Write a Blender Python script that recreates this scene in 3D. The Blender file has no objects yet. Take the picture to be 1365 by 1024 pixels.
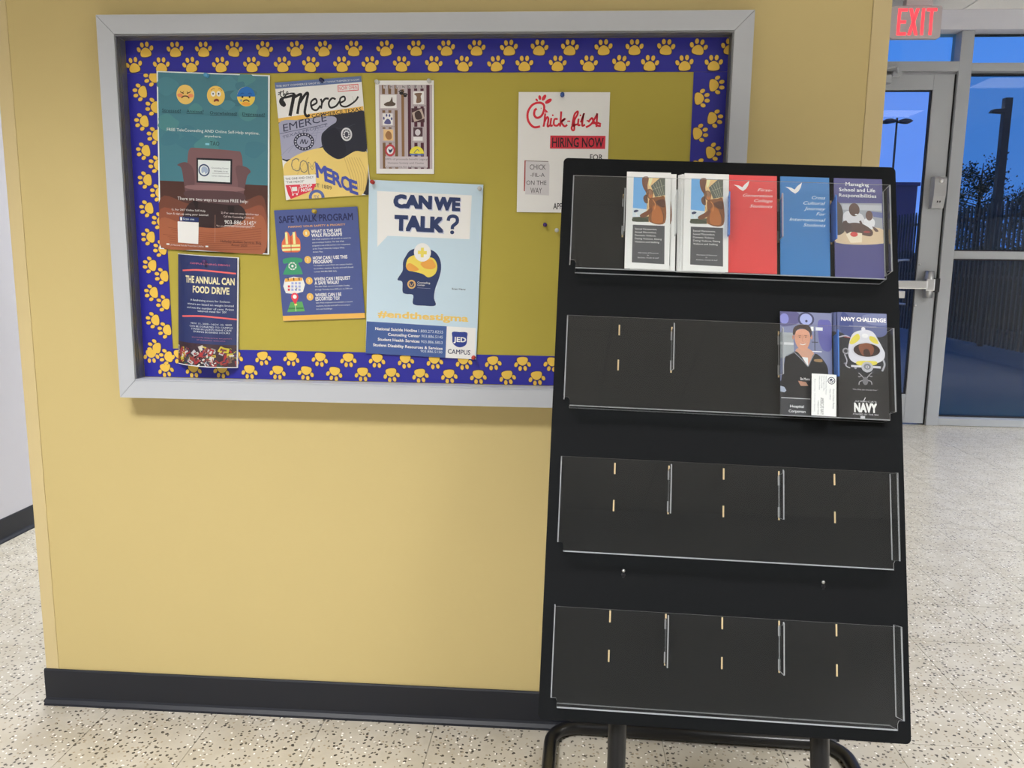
import bpy, bmesh, math, random
from mathutils import Vector, Matrix
from mathutils.geometry import tessellate_polygon
random.seed(7)
S = bpy.context.scene
COL = S.collection

# ------------------------------------------------------------------ camera, sky, exposure
cam = bpy.data.cameras.new('camera'); cam.sensor_width = 36.0; cam.lens = 36.0*1071.92/1365; cam.clip_start = .02; cam.clip_end = 500
camo = bpy.data.objects.new('camera', cam); COL.objects.link(camo); S.camera = camo
_r = Vector((0.99764072, 0.06757344, 0.01211739)); _u = Vector((-0.02234879, 0.15278178, 0.98800722)); _b = -Vector((-0.06491173, 0.98594704, -0.15393151))
camo.matrix_world = Matrix(((_r.x,_u.x,_b.x,0.0),(_r.y,_u.y,_b.y,-2.0208),(_r.z,_u.z,_b.z,1.25854),(0,0,0,1)))
S.view_settings.view_transform = 'Standard'; S.view_settings.look = 'None'
S.view_settings.gamma = 1.0; S.view_settings.use_curve_mapping = False
S.view_settings.exposure = -0.06
LAMP = 1.0            # overall strength of the ceiling lamps

world = bpy.data.worlds.new('dusk_sky'); S.world = world; world.use_nodes = True
wn = world.node_tree; wn.nodes.clear()
tc = wn.nodes.new('ShaderNodeTexCoord'); sp = wn.nodes.new('ShaderNodeSeparateXYZ'); rp = wn.nodes.new('ShaderNodeValToRGB')
bg = wn.nodes.new('ShaderNodeBackground'); wo = wn.nodes.new('ShaderNodeOutputWorld')
rp.color_ramp.elements[0].position = 0.0; rp.color_ramp.elements[0].color = (.17,.36,1.0,1)
rp.color_ramp.elements[1].position = .6; rp.color_ramp.elements[1].color = (.06,.22,.72,1)
wn.links.new(tc.outputs['Generated'], sp.inputs[0]); wn.links.new(sp.outputs['Z'], rp.inputs[0])
wn.links.new(rp.outputs[0], bg.inputs[0]); wn.links.new(bg.outputs[0], wo.inputs[0]); bg.inputs[1].default_value = 1.0

# lamps under the ceiling: (x, y, watts); each gets its troffer in the ceiling section
CEIL = 3.09
LAMPS = [(-1.2,-1.95,80,'in front of the yellow wall, at the left'), (1.40,-1.65,40,'added to light the brochure rack'),  # the rack lamp is added to brighten the brochures
         (-2.45,-5.2,84,'added at the back left to light the lobby wall'), (4.7,2.15,125,'reflected in the tinted window, nearer the glass'), (3.7,.28,90,'reflected in the glass door'),  # back left lamp is added, lighting the wall and ceiling the trays reflect
         (-1.9,2.6,95,'over the corridor left of the yellow wall'), (4.3,-5.2,84,'added at the back right to light the lobby wall')]  # back right lamp is an added fill too, for brighter tray reflections

# ------------------------------------------------------------------ helpers
def lin(c):
    c = c/255.0
    return c/12.92 if c <= .04045 else ((c+.055)/1.055)**2.4
def rgb(r, g, b, gain=1.0): return tuple(min(.88, lin(v)*gain) for v in (r,g,b)) + (1.0,)
WM = {}                                            # world matrices of everything that has been placed
def place(o, parent=None, M=None):
    M = M or Matrix.Identity(4); WM[o.name] = M.copy()
    if parent is not None:
        o.parent = parent; o.matrix_local = WM[parent.name].inverted() @ M
    else: o.matrix_local = M
    return o
def tag(o, label=None, cat=None, group=None, kind=None):
    if label: o['label'] = label
    if cat: o['category'] = cat
    if group: o['group'] = group
    if kind: o['kind'] = kind
    return o
def empty(name, loc=(0,0,0), M=None):
    o = bpy.data.objects.new(name, None); COL.objects.link(o); o.empty_display_size = .05
    return place(o, None, M or Matrix.Translation(loc))
def T(x, y, z): return Matrix.Translation((x, y, z))

class MB:
    """collects boxes, tubes and the like; build() links them as ONE mesh object"""
    def __init__(s): s.v=[]; s.f=[]; s.m=[]; s.s=[]; s.c=[]
    def add(s, vs, fs, m=0, smooth=False):
        b=len(s.v); s.v += [tuple(p) for p in vs]
        for f in fs: s.f.append([b+i for i in f]); s.m.append(m); s.s.append(smooth)
        return s
    def box(s, x0,x1,y0,y1,z0,z1, m=0, edge=None, thin=None, bev=0):
        if bev:
            bm=bmesh.new(); bmesh.ops.create_cube(bm,size=1)
            for v in bm.verts: v.co=Vector(((x0+x1)/2+v.co.x*(x1-x0),(y0+y1)/2+v.co.y*(y1-y0),(z0+z1)/2+v.co.z*(z1-z0)))
            bmesh.ops.bevel(bm,geom=bm.edges[:],offset=bev,segments=2,profile=.7,affect='EDGES')
            bm.verts.index_update(); s.add([v.co for v in bm.verts],[[v.index for v in f.verts] for f in bm.faces],m); bm.free(); return s
        vs=[(x0,y0,z0),(x1,y0,z0),(x1,y1,z0),(x0,y1,z0),(x0,y0,z1),(x1,y0,z1),(x1,y1,z1),(x0,y1,z1)]
        fs=[((0,3,2,1),2),((4,5,6,7),2),((0,1,5,4),1),((2,3,7,6),1),((1,2,6,5),0),((0,4,7,3),0)]
        for f,ax in fs: s.add([vs[i] for i in f],[(0,1,2,3)], m if (edge is None or ax==thin) else edge)
        return s
    def prism(s, pts, y0, y1, m=0, axis='y', smooth=False):
        """closed outline (a,b) extruded along an axis"""
        def P(a,b,c): return {'y':(a,c,b),'x':(c,a,b),'z':(a,b,c)}[axis]
        n=len(pts); vs=[P(a,b,y0) for a,b in pts]+[P(a,b,y1) for a,b in pts]
        s.add(vs,[(i,(i+1)%n,n+(i+1)%n,n+i) for i in range(n)],m,smooth)
        tr=tessellate_polygon([[Vector((a,b,0)) for a,b in pts]])
        s.add(vs,[tuple(t) for t in tr],m); s.add(vs,[tuple(n+i for i in reversed(t)) for t in tr],m)
        return s
    def tube(s, pts, r, n=12, m=0, closed=False, caps=True):
        pts=[Vector(p) for p in pts]; N=len(pts); rr=r if isinstance(r,(list,tuple)) else [r]*N
        prev=None; rings=[]
        for i,p in enumerate(pts):
            a=pts[(i-1)%N] if (i>0 or closed) else p; b=pts[(i+1)%N] if (i<N-1 or closed) else p
            t=(b-a).normalized()
            if prev is None:
                h=Vector((0,0,1)) if abs(t.z)<.9 else Vector((1,0,0)); x=t.cross(h).normalized()
            else: x=(prev-t*prev.dot(t)).normalized()
            prev=x; y=t.cross(x)
            rings.append([p+(x*math.cos(2*math.pi*k/n)+y*math.sin(2*math.pi*k/n))*rr[i] for k in range(n)])
        vs=[q for R in rings for q in R]; fs=[]
        for i in range(N if closed else N-1):
            j=(i+1)%N
            for k in range(n): fs.append((i*n+k,i*n+(k+1)%n,j*n+(k+1)%n,j*n+k))
        s.add(vs,fs,m,True)
        if not closed and caps: s.add(rings[0],[tuple(reversed(range(n)))],m); s.add(rings[-1],[tuple(range(n))],m)
        return s
    def lathe(s, prof, n=16, m=0, M=None):
        M=M or Matrix.Identity(4); vs=[]
        for r,z in prof:
            for k in range(n): vs.append(M @ Vector((r*math.cos(2*math.pi*k/n),r*math.sin(2*math.pi*k/n),z)))
        fs=[]
        for i in range(len(prof)-1):
            for k in range(n): fs.append((i*n+k,i*n+(k+1)%n,(i+1)*n+(k+1)%n,(i+1)*n+k))
        s.add(vs,fs,m,True); return s
    def mesh(s, name, mats):
        me=bpy.data.meshes.new(name); me.from_pydata(s.v,[],s.f)
        for mt in (mats if isinstance(mats,(list,tuple)) else [mats]): me.materials.append(mt)
        me.polygons.foreach_set('material_index', s.m); me.polygons.foreach_set('use_smooth', s.s)
        if s.c:
            ca=me.attributes.new('ink','FLOAT_COLOR','CORNER'); buf=[]
            for f,c in zip(s.f,s.c): buf += list(c)*len(f)
            ca.data.foreach_set('color', buf)
        me.update(); return me
    def build(s, name, mats, parent=None, M=None, **k):
        """vertices are in the frame M (world frame when M is None)"""
        o=bpy.data.objects.new(name, s.mesh(name,mats)); COL.objects.link(o)
        if M is None and parent is None and s.v:    # origin at the base of the thing
            xs=[v[0] for v in s.v]; ys=[v[1] for v in s.v]; zs=[v[2] for v in s.v]
            c=Vector(((min(xs)+max(xs))/2,(min(ys)+max(ys))/2,min(zs)))
            o.data.transform(Matrix.Translation(-c)); M=Matrix.Translation(c)
        place(o,parent,M); return tag(o,**k)
def inst(src, parent, M, name=None):
    o=src.copy(); COL.objects.link(o)
    if name: o.name=name
    return place(o,parent,M)

# ------------------------------------------------------------------ materials
def mat(name, col, rough=.5, metal=0, spec=.5, bump=None, emit=None, var=None, coat=0, trans=0):
    m=bpy.data.materials.new(name); m.use_nodes=True; nt=m.node_tree; b=nt.nodes['Principled BSDF']
    b.inputs['Base Color'].default_value=col; b.inputs['Roughness'].default_value=rough; b.inputs['Metallic'].default_value=metal
    b.inputs['Specular IOR Level'].default_value=spec; b.inputs['Coat Weight'].default_value=coat
    if emit: b.inputs['Emission Color'].default_value=emit[0]; b.inputs['Emission Strength'].default_value=emit[1]
    tc=nt.nodes.new('ShaderNodeNewGeometry')
    if var:    # (scale, amount): soft tonal variation belonging to the material
        n=nt.nodes.new('ShaderNodeTexNoise'); n.inputs['Scale'].default_value=var[0]; n.inputs['Detail'].default_value=4
        mx=nt.nodes.new('ShaderNodeMix'); mx.data_type='RGBA'; mx.inputs[6].default_value=col
        mx.inputs[7].default_value=tuple(v*(1-var[1]) for v in col[:3])+(1,)
        nt.links.new(tc.outputs['Position'],n.inputs['Vector']); nt.links.new(n.outputs[0],mx.inputs[0]); nt.links.new(mx.outputs[2],b.inputs['Base Color'])
    if bump:   # (scale, strength, distance)
        n=nt.nodes.new('ShaderNodeTexNoise'); n.inputs['Scale'].default_value=bump[0]; n.inputs['Detail'].default_value=3
        bp=nt.nodes.new('ShaderNodeBump'); bp.inputs['Strength'].default_value=bump[1]; bp.inputs['Distance'].default_value=bump[2]
        nt.links.new(tc.outputs['Position'],n.inputs['Vector']); nt.links.new(n.outputs[0],bp.inputs['Height']); nt.links.new(bp.outputs[0],b.inputs['Normal'])
    return m
def ink_mat(name, rough, coat=0):
    m=bpy.data.materials.new(name); m.use_nodes=True; nt=m.node_tree; b=nt.nodes['Principled BSDF']
    a=nt.nodes.new('ShaderNodeAttribute'); a.attribute_name='ink'; nt.links.new(a.outputs['Color'],b.inputs['Base Color'])
    b.inputs['Roughness'].default_value=rough; b.inputs['Coat Weight'].default_value=coat; b.inputs['Coat Roughness'].default_value=.12
    b.inputs['Specular IOR Level'].default_value=.4
    return m
def glass_mat(name, tint, ior=1.5, rough=.01, faces=1.75):
    m=bpy.data.materials.new(name); m.use_nodes=True; nt=m.node_tree; nt.nodes.clear()
    o=nt.nodes.new('ShaderNodeOutputMaterial'); t=nt.nodes.new('ShaderNodeBsdfTransparent'); g=nt.nodes.new('ShaderNodeBsdfGlossy'); f=nt.nodes.new('ShaderNodeFresnel'); x=nt.nodes.new('ShaderNodeMixShader')
    t.inputs[0].default_value=tint; g.inputs['Roughness'].default_value=rough; f.inputs[0].default_value=ior
    ge=nt.nodes.new('ShaderNodeNewGeometry'); iv=nt.nodes.new('ShaderNodeMath'); iv.operation='SUBTRACT'; iv.inputs[0].default_value=1.0
    mu=nt.nodes.new('ShaderNodeMath'); mu.operation='MULTIPLY'; k2=nt.nodes.new('ShaderNodeMath'); k2.operation='MULTIPLY'; k2.inputs[1].default_value=faces; k2.use_clamp=True   # both faces of the sheet reflect once
    nt.links.new(ge.outputs['Backfacing'],iv.inputs[1]); nt.links.new(f.outputs[0],mu.inputs[0]); nt.links.new(iv.outputs[0],mu.inputs[1]); nt.links.new(mu.outputs[0],k2.inputs[0])
    nt.links.new(k2.outputs[0],x.inputs[0]); nt.links.new(t.outputs[0],x.inputs[1]); nt.links.new(g.outputs[0],x.inputs[2]); nt.links.new(x.outputs[0],o.inputs[0])
    return m
def half_clear(name, col, clear, rough=.3):
    m=bpy.data.materials.new(name); m.use_nodes=True; nt=m.node_tree; b=nt.nodes['Principled BSDF']
    b.inputs['Base Color'].default_value=col; b.inputs['Roughness'].default_value=rough
    t=nt.nodes.new('ShaderNodeBsdfTransparent'); x=nt.nodes.new('ShaderNodeMixShader'); x.inputs[0].default_value=clear
    t.inputs[0].default_value=tuple(min(1,v*1.0+.2) for v in col[:3])+(1,)
    nt.links.new(b.outputs[0],x.inputs[1]); nt.links.new(t.outputs[0],x.inputs[2]); nt.links.new(x.outputs[0],nt.nodes['Material Output'].inputs[0])
    return m
def terrazzo():
    m=bpy.data.materials.new('terrazzo_tile'); m.use_nodes=True; nt=m.node_tree; b=nt.nodes['Principled BSDF']; L=nt.links
    g=nt.nodes.new('ShaderNodeNewGeometry')
    base=nt.nodes.new('ShaderNodeTexNoise'); base.inputs['Scale'].default_value=9; base.inputs['Detail'].default_value=5; L.new(g.outputs['Position'],base.inputs['Vector'])
    cr=nt.nodes.new('ShaderNodeValToRGB'); cr.color_ramp.elements[0].position=.35; cr.color_ramp.elements[0].color=(.44,.40,.325,1); cr.color_ramp.elements[1].position=.7; cr.color_ramp.elements[1].color=(.52,.485,.42,1)
    L.new(base.outputs[0],cr.inputs[0]); cur=cr.outputs[0]
    warp=nt.nodes.new('ShaderNodeTexNoise'); warp.inputs['Scale'].default_value=120; L.new(g.outputs['Position'],warp.inputs['Vector'])
    wv=nt.nodes.new('ShaderNodeVectorMath'); wv.operation='MULTIPLY_ADD'; L.new(warp.outputs['Color'],wv.inputs[0]); wv.inputs[1].default_value=(.008,.008,0); L.new(g.outputs['Position'],wv.inputs[2])
    for sc,thr,keep,c,off in ((66,.26,.21,(.075,.065,.055,1),0),(105,.28,.17,(.15,.13,.10,1),3.1),(80,.25,.16,(.36,.30,.22,1),7.7),(75,.20,.14,(.82,.80,.76,1),11.3)):
        ad=nt.nodes.new('ShaderNodeVectorMath'); ad.operation='ADD'; L.new(wv.outputs[0],ad.inputs[0]); ad.inputs[1].default_value=(off,off,0)
        v=nt.nodes.new('ShaderNodeTexVoronoi'); v.inputs['Scale'].default_value=sc; v.voronoi_dimensions='2D'; L.new(ad.outputs[0],v.inputs['Vector'])
        a=nt.nodes.new('ShaderNodeMath'); a.operation='LESS_THAN'; a.inputs[1].default_value=thr; L.new(v.outputs['Distance'],a.inputs[0])
        sx=nt.nodes.new('ShaderNodeSeparateColor'); L.new(v.outputs['Color'],sx.inputs[0])
        k=nt.nodes.new('ShaderNodeMath'); k.operation='LESS_THAN'; k.inputs[1].default_value=keep; L.new(sx.outputs[0],k.inputs[0])
        mu=nt.nodes.new('ShaderNodeMath'); mu.operation='MULTIPLY'; L.new(a.outputs[0],mu.inputs[0]); L.new(k.outputs[0],mu.inputs[1])
        mx=nt.nodes.new('ShaderNodeMix'); mx.data_type='RGBA'; L.new(mu.outputs[0],mx.inputs[0]); L.new(cur,mx.inputs[6]); mx.inputs[7].default_value=c; cur=mx.outputs[2]
    L.new(cur,b.inputs['Base Color']); b.inputs['Roughness'].default_value=.28; b.inputs['Specular IOR Level'].default_value=.45
    return m

M_WALL=mat('yellow_wall_paint',(.65,.52,.232,1),.55,bump=(350,.12,.001),var=(3,.04))
M_TRIM=mat('yellow_corner_guard',(.67,.545,.29,1),.45)
M_WHITE=mat('white_wall_paint',(.64,.64,.71,1),.6,var=(2,.04))
M_BACKWALL=mat('grey_wall_paint',(.66,.66,.66,1),.7,var=(2,.04))
M_BASE=mat('navy_rubber_base',(.010,.0125,.021,1),.5,bump=(60,.1,.001))
M_FRAME=mat('grey_enamelled_aluminium',(.53,.555,.61,1),.38,spec=.5)
M_LINER=mat('dull_metal_liner',(.26,.27,.29,1),.36,metal=.6)
M_PAPER=mat('olive_backing_paper',(.50,.415,.06,1),.6,bump=(7,.25,.01),var=(5,.10))
M_INK=ink_mat('printed_matte_paper',.55); M_INKG=ink_mat('printed_gloss_paper',.3,.6); M_INKS=ink_mat('printed_satin_paper',.42,.15)
M_PANEL=mat('black_pebbled_plastic',(.0062,.0072,.0088,1),.75,spec=.16,var=(260,.35))
M_TUBE=mat('black_powder_coat',(.008,.008,.009,1),.28)
M_WOOD=mat('raw_wood_slot',(.72,.55,.30,1),.7)
M_ACR=glass_mat('clear_acrylic',(.97,.98,.98,1),1.49,.012)
M_ACRE=half_clear('acrylic_cut_edge',(.50,.51,.54,1),.22)
M_BLUEA=half_clear('blue_acrylic_tab',(.10,.30,.85,1),.25,.15)
M_CHROME=mat('brushed_steel',(.55,.55,.56,1),.28,metal=1)
M_STORE=mat('storefront_aluminium',(.37,.385,.41,1),.4,spec=.5)
M_GASKET=mat('black_gasket',(.01,.01,.014,1),.6)
M_GLASS=glass_mat('clear_door_glass',(.92,.95,1,1),faces=1.0); M_TINT=glass_mat('tinted_window_glass',(.55,.76,.81,1),faces=.9); M_TINT2=glass_mat('transom_glass',(.74,.92,.97,1),faces=.9)
M_CEIL=mat('ceiling_tile_white',(.78,.77,.76,1),.8); M_GRID=mat('ceiling_grid_white',(.66,.66,.66,1),.5); M_SHADOWGAP=mat('dark_gap',(.05,.05,.05,1),.8)
M_FLOORJ=mat('floor_joint',(.27,.235,.19,1),.7)
M_TERR=terrazzo()
M_DIFF=mat('lamp_diffuser',(.8,.8,.8,1),.5,emit=((1,.98,.96,1),3.6))
M_BOX=mat('grey_plastic_box',(.36,.36,.37,1),.4)
M_WHITEMET=mat('white_enamel',(.7,.7,.7,1),.4)

# ------------------------------------------------------------------ room shell
# yellow partition wall that carries the board (x -1.437..0.735, face at y = 0)
MB().box(-1.40,.692,.002,.13,.0,CEIL).build('wall_centre',M_WALL,kind='structure')
MB().box(-1.437,-1.4005,0,.132,.0,CEIL,bev=.002).build('trim_1',M_TRIM,kind='structure')
MB().box(.6925,.735,0,.132,.0,CEIL,bev=.002).build('trim_2',M_TRIM,kind='structure')
def base_profile(): return [(0,0),(-.016,0),(-.015,.006),(-.008,.014),(-.0055,.02),(-.005,.100),(-.003,.1035),(0,.104)]
def baseboard(name, p0, p1, lengthwise, sign=1, mirror=False):
    mb=MB(); pr=base_profile()
    if lengthwise=='x': mb.prism([((a if sign>0 else -a)+p0[1],b) for a,b in pr],p0[0],p1[0],axis='x')
    else: mb.prism([(p0[0]-a*sign,b) for a,b in pr],p0[1],p1[1],axis='y')
    return mb.build(name,M_BASE,kind='structure')
baseboard('baseboard_centre',(-1.441,0),(.739,0),'x')
baseboard('baseboard_centre_end',(-1.437,0),(0,.132),'y',-1)
baseboard('baseboard_centre_far_end',(.735,0),(0,.132),'y',1)
MB().box(-2.57,-2.45,.3,9.0,0,CEIL).build('wall_left',M_WHITE,kind='structure')
baseboard('baseboard_left',(-2.45,.3),(0,9.0),'y',1)
MB().box(-2.57,.85,9.0,9.12,0,CEIL).build('wall_far',M_WHITE,kind='structure')
MB().box(.75,.85,4.6,9.0,0,CEIL).build('wall_corridor',M_WHITE,kind='structure')
MB().box(.75,1.87,4.4,4.55,0,CEIL).build('wall_storefront',M_WHITE,kind='structure')
MB().box(5.6,5.72,-7,4.4,0,CEIL).build('wall_right',M_BACKWALL,kind='structure')
MB().box(-6.2,5.6,-7.12,-7,0,CEIL).build('wall_back',M_BACKWALL,kind='structure')
MB().box(-6.2,-6.08,-7,.3,0,CEIL).build('wall_lobby_left',M_BACKWALL,kind='structure')
MB().box(-6.2,-2.57,.3,.42,0,CEIL).build('wall_lobby_front',M_WHITE,kind='structure')

# floor: slab, single tiles where the photograph looks, joined field elsewhere
SLAB=[(-6.2,-7.12),(5.72,-7.12),(5.72,4.555),(.85,4.555),(.85,9.12),(-6.2,9.12)]
floor=MB().prism(SLAB,-.12,-.0035,axis='z').build('floor',M_FLOORJ,kind='structure')
TS=.305; OX=.889; OY=.0065; GAP=.0007
def tile_cell(i,j): return OX+i*TS, OY+j*TS
def singled(i,j):
    x,y=tile_cell(i,j)
    if y>=-.95 and y<.0 and -1.95<x<1.8: return True
    if 0<=y<3.0 and -2.6<x<-1.4: return True
    return (-.62<y<4.35 and .55<x<3.9)
tm=MB().box(GAP,TS-GAP,GAP,TS-GAP,-.0035,0).mesh('tile',M_TERR); field=MB(); nt_=0
for i in range(-24,17):
    for j in range(-24,31):
        x,y=tile_cell(i,j)
        if x<-6.2 or x>5.4 or y<-7.1 or y>8.8 or (y>4.3 and x>.55): continue
        if singled(i,j) and nt_<298:
            o=bpy.data.objects.new('tile',tm); COL.objects.link(o); place(o,floor,T(x,y,0)); nt_+=1
        else: field.box(x+GAP,x+TS-GAP,y+GAP,y+TS-GAP,-.0035,0)
field.build('tile_field',M_TERR,floor,Matrix.Identity(4),kind='stuff')

# ceiling with lay-in tiles on a grid
ceiling=MB().prism(SLAB,CEIL+.03,CEIL+.12,axis='z').build('ceiling',M_SHADOWGAP,kind='structure')
CT=.61; CX=2.83; CY=4.40
lampcells={}
def lamp_rect(x,y): return (x-.60,x+.60,y-.30,y+.30)
def hits_lamp(x0,x1,y0,y1):
    for (lx,ly,w,_w) in LAMPS:
        a=lamp_rect(lx,ly)
        if x0<a[1] and x1>a[0] and y0<a[3] and y1>a[2]: return True
    return False
ctm=MB().box(.0105,CT-.0105,.0105,CT-.0105,0,.012).mesh('ceiling_tile',M_CEIL); cf=MB(); gr=MB()
for i in range(-15,5):
    for j in range(-19,8):
        x=CX+i*CT; y=CY+j*CT
        if hits_lamp(x+.02,x+CT-.02,y+.02,y+CT-.02): # cut round a lamp: thin filler frame pieces
            for (lx,ly,w,_w) in LAMPS:
                a=lamp_rect(lx,ly); x0,x1,y0,y1=x,x+CT,y,y+CT
                if x0<a[1] and x1>a[0] and y0<a[3] and y1>a[2]:
                    if x0<a[0]: cf.box(x0,a[0],y0,y1,CEIL+.004,CEIL+.016); x0=a[0]
                    if x1>a[1]: cf.box(a[1],x1,y0,y1,CEIL+.004,CEIL+.016); x1=a[1]
                    if y0<a[2]: cf.box(x0,x1,y0,a[2],CEIL+.004,CEIL+.016)
                    if y1>a[3]: cf.box(x0,x1,a[3],y1,CEIL+.004,CEIL+.016)
                    break
            continue
        if y>4.3 and x>.8: continue
        if 1.5<x<4.3 and 1.9<y<4.3:
            o=bpy.data.objects.new('ceiling_tile',ctm); COL.objects.link(o); place(o,ceiling,T(x,y,CEIL+.002))
        else: cf.box(x+.0105,x+CT-.0105,y+.0105,y+CT-.0105,CEIL+.002,CEIL+.014)
cf.build('ceiling_tile_field',M_CEIL,ceiling,Matrix.Identity(4),kind='stuff')
for i in range(-15,6): gr.box(CX+i*CT-.0095,CX+i*CT+.0095,-7.0,9.0 if CX+i*CT<.8 else 4.4,CEIL+.006,CEIL+.03)
for j in range(-19,9): gr.box(-6.1,5.6 if CY+j*CT<4.41 else .8,CY+j*CT-.0095,CY+j*CT+.0095,CEIL+.006,CEIL+.03)
gr.build('ceiling_grid',M_GRID,ceiling,Matrix.Identity(4),kind='stuff')

# recessed lamps (outside the frame; one pair shows as a reflection in the glass, three are added fill)
lroot=None
for n,(lx,ly,w,where) in enumerate(LAMPS):
    a=lamp_rect(lx,ly); r=empty('ceiling_lamp',(lx,ly,CEIL-.01))
    tag(r,'recessed white ceiling lamp '+where,'lamp','recessed ceiling lamps')
    mb=MB(); mb.box(a[0],a[1],a[2],a[2]+.03,CEIL-.012,CEIL+.02).box(a[0],a[1],a[3]-.03,a[3],CEIL-.012,CEIL+.02).box(a[0],a[0]+.03,a[2]+.03,a[3]-.03,CEIL-.012,CEIL+.02).box(a[1]-.03,a[1],a[2]+.03,a[3]-.03,CEIL-.012,CEIL+.02)
    mb.build('lamp_frame',M_WHITEMET,r,Matrix.Identity(4))
    MB().box(a[0]+.03,a[1]-.03,a[2]+.03,a[3]-.03,CEIL+.004,CEIL+.012).build('diffuser',M_DIFF,r,Matrix.Identity(4))
    ld=bpy.data.lights.new('troffer_light','AREA'); ld.shape='RECTANGLE'; ld.size=1.1; ld.size_y=.5; ld.energy=w*LAMP; ld.color=(1,1,1) if ly<0 else (.93,.965,1); ld.spread=math.radians(98 if n==1 else 112)
    lo=bpy.data.objects.new('troffer_light',ld); COL.objects.link(lo); place(lo,r,T(lx,ly,CEIL-.016))

# ------------------------------------------------------------------ storefront at the right: door, windows, mullions
Y0=4.40; GY=4.50
def sbox(x0,x1,z0,z1,y0=Y0,y1=Y0+.15): return MB().box(x0,x1,y0,y1,z0,z1,bev=.003)
sbox(2.85,2.941,0,2.95).build('trim_3',M_STORE,kind='structure')            # mullion between door and window
sbox(1.87,1.92,0,2.665).build('trim_4',M_STORE,kind='structure')            # left door jamb
sbox(1.87,2.85,2.666,2.736).build('trim_5',M_STORE,kind='structure')        # bar above the door
sbox(1.87,2.85,2.651,2.6655,Y0+.03,Y0+.13).build('trim_6',M_STORE,kind='structure')
sbox(2.836,2.85,0,2.65,Y0+.03,Y0+.13).build('trim_7',M_GASKET,kind='structure')
MB().box(.86,5.6,Y0-.02,Y0+.19,2.952,CEIL).build('wall_header',M_WHITE,kind='structure')
# transom window over the door
w1=empty('window_1',(2.38,GY,2.74)); tag(w1,kind='structure')
MB().box(1.9,2.85,GY-.004,GY+.004,2.75,2.95).build('glass_pane',M_TINT2,w1,Matrix.Identity(4))
MB().box(1.87,2.85,GY-.012,GY+.03,2.737,2.75).box(1.87,1.9,GY-.012,GY+.03,2.75,2.95).build('window_frame',M_GASKET,w1,Matrix.Identity(4))
# large window: transom light, main pane, lower pane
w2=empty('window_2',(3.7,GY,0)); tag(w2,kind='structure')
XR=4.45
def wpart(nm,x0,x1,z0,z1): sbox(x0,x1,z0,z1,Y0+.001,Y0+.149).build(nm,M_STORE,w2,Matrix.Identity(4))
wpart('rail',2.942,XR,2.666,2.724); wpart('rail',2.942,XR,1.30,1.358); wpart('rail',2.942,XR,0.002,.059)
for z0,z1,mt in ((2.724,2.95,M_TINT2),(1.358,2.666,M_TINT),(.059,1.30,M_TINT)):
    MB().box(2.955,XR-.012,GY-.004,GY+.004,z0+.012,z1-.012).build('glass_pane',mt,w2,Matrix.Identity(4))
    g=MB(); g.box(2.942,2.955,GY-.02,GY+.03,z0,z1).box(XR-.012,XR,GY-.02,GY+.03,z0,z1).box(2.955,XR-.012,GY-.02,GY+.03,z0,z0+.012)
    if z1<2.9: g.box(2.955,XR-.012,GY-.02,GY+.03,z1-.012,z1)
    else: g.box(2.955,XR-.012,GY+.01,GY+.03,z1-.012,z1)
    g.build('gasket',M_GASKET,w2,Matrix.Identity(4))
sbox(XR,XR+.09,0,2.95).build('trim_8',M_STORE,kind='structure')
w3=empty('window_3',(5.1,GY,0)); tag(w3,kind='structure')
MB().box(XR+.092,5.598,GY-.004,GY+.004,.06,2.95).build('glass_pane',M_TINT,w3,Matrix.Identity(4))
MB().box(XR+.092,5.598,Y0,Y0+.15,0.002,.058).build('rail',M_STORE,w3,Matrix.Identity(4))
# door
d1=empty('door_1',(2.38,Y0+.045,0)); tag(d1,kind='structure'); DY0,DY1=Y0+.02,Y0+.065; I4=Matrix.Identity(4)
def dpart(nm,x0,x1,z0,z1): MB().box(x0,x1,DY0,DY1,z0,z1,bev=.002).build(nm,M_STORE,d1,I4)
dpart('door_stile',2.686,2.834,.012,2.649); dpart('door_stile',1.922,2.07,.012,2.649)
dpart('door_rail',2.071,2.685,2.537,2.649); dpart('door_rail',2.071,2.685,.012,.242)
MB().box(2.08,2.676,DY0+.018,DY0+.026,.25,2.529).build('glass_pane',M_GLASS,d1,I4)
g=MB(); g.box(2.071,2.080,DY0+.008,DY1-.008,.243,2.536).box(2.676,2.685,DY0+.008,DY1-.008,.243,2.536).box(2.08,2.676,DY0+.008,DY1-.008,.243,.25).box(2.08,2.676,DY0+.008,DY1-.008,2.529,2.536)
g.build('gasket',M_GASKET,d1,I4)
pb=MB(); pb.box(2.0,2.745,DY0-.075,DY0-.035,1.068,1.13,bev=.008).build('push_bar',M_CHROME,d1,I4)
MB().box(2.735,2.80,DY0-.07,DY0-.001,1.055,1.145,bev=.006).build('push_bar_end',M_CHROME,d1,I4)
MB().lathe([(0,0),(.033,0),(.033,.205),(0,.205)],24,M=T(2.768,DY0-.034,1.0)).build('latch_case',M_CHROME,d1,I4)
MB().box(2.803,2.845,DY0-.05,DY0-.002,1.045,1.15,bev=.004).build('strike',M_GASKET,d1,I4)
MB().box(2.50,2.60,DY0-.03,DY0+.017,.995,1.05,bev=.004).build('glass_stop',M_WHITEMET,d1,I4)
MB().tube([(2.64,DY1+.002,1.285),(2.62,DY1+.03,1.287),(2.585,DY1+.06,1.283),(2.562,DY1+.07,1.255),(2.558,DY1+.07,1.2),(2.556,DY1+.07,1.0),(2.562,DY1+.07,.965),(2.59,DY1+.055,.948),(2.62,DY1+.03,.945),(2.64,DY1+.002,.945)],.0085,10).build('pull_handle',M_CHROME,d1,I4)
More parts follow.
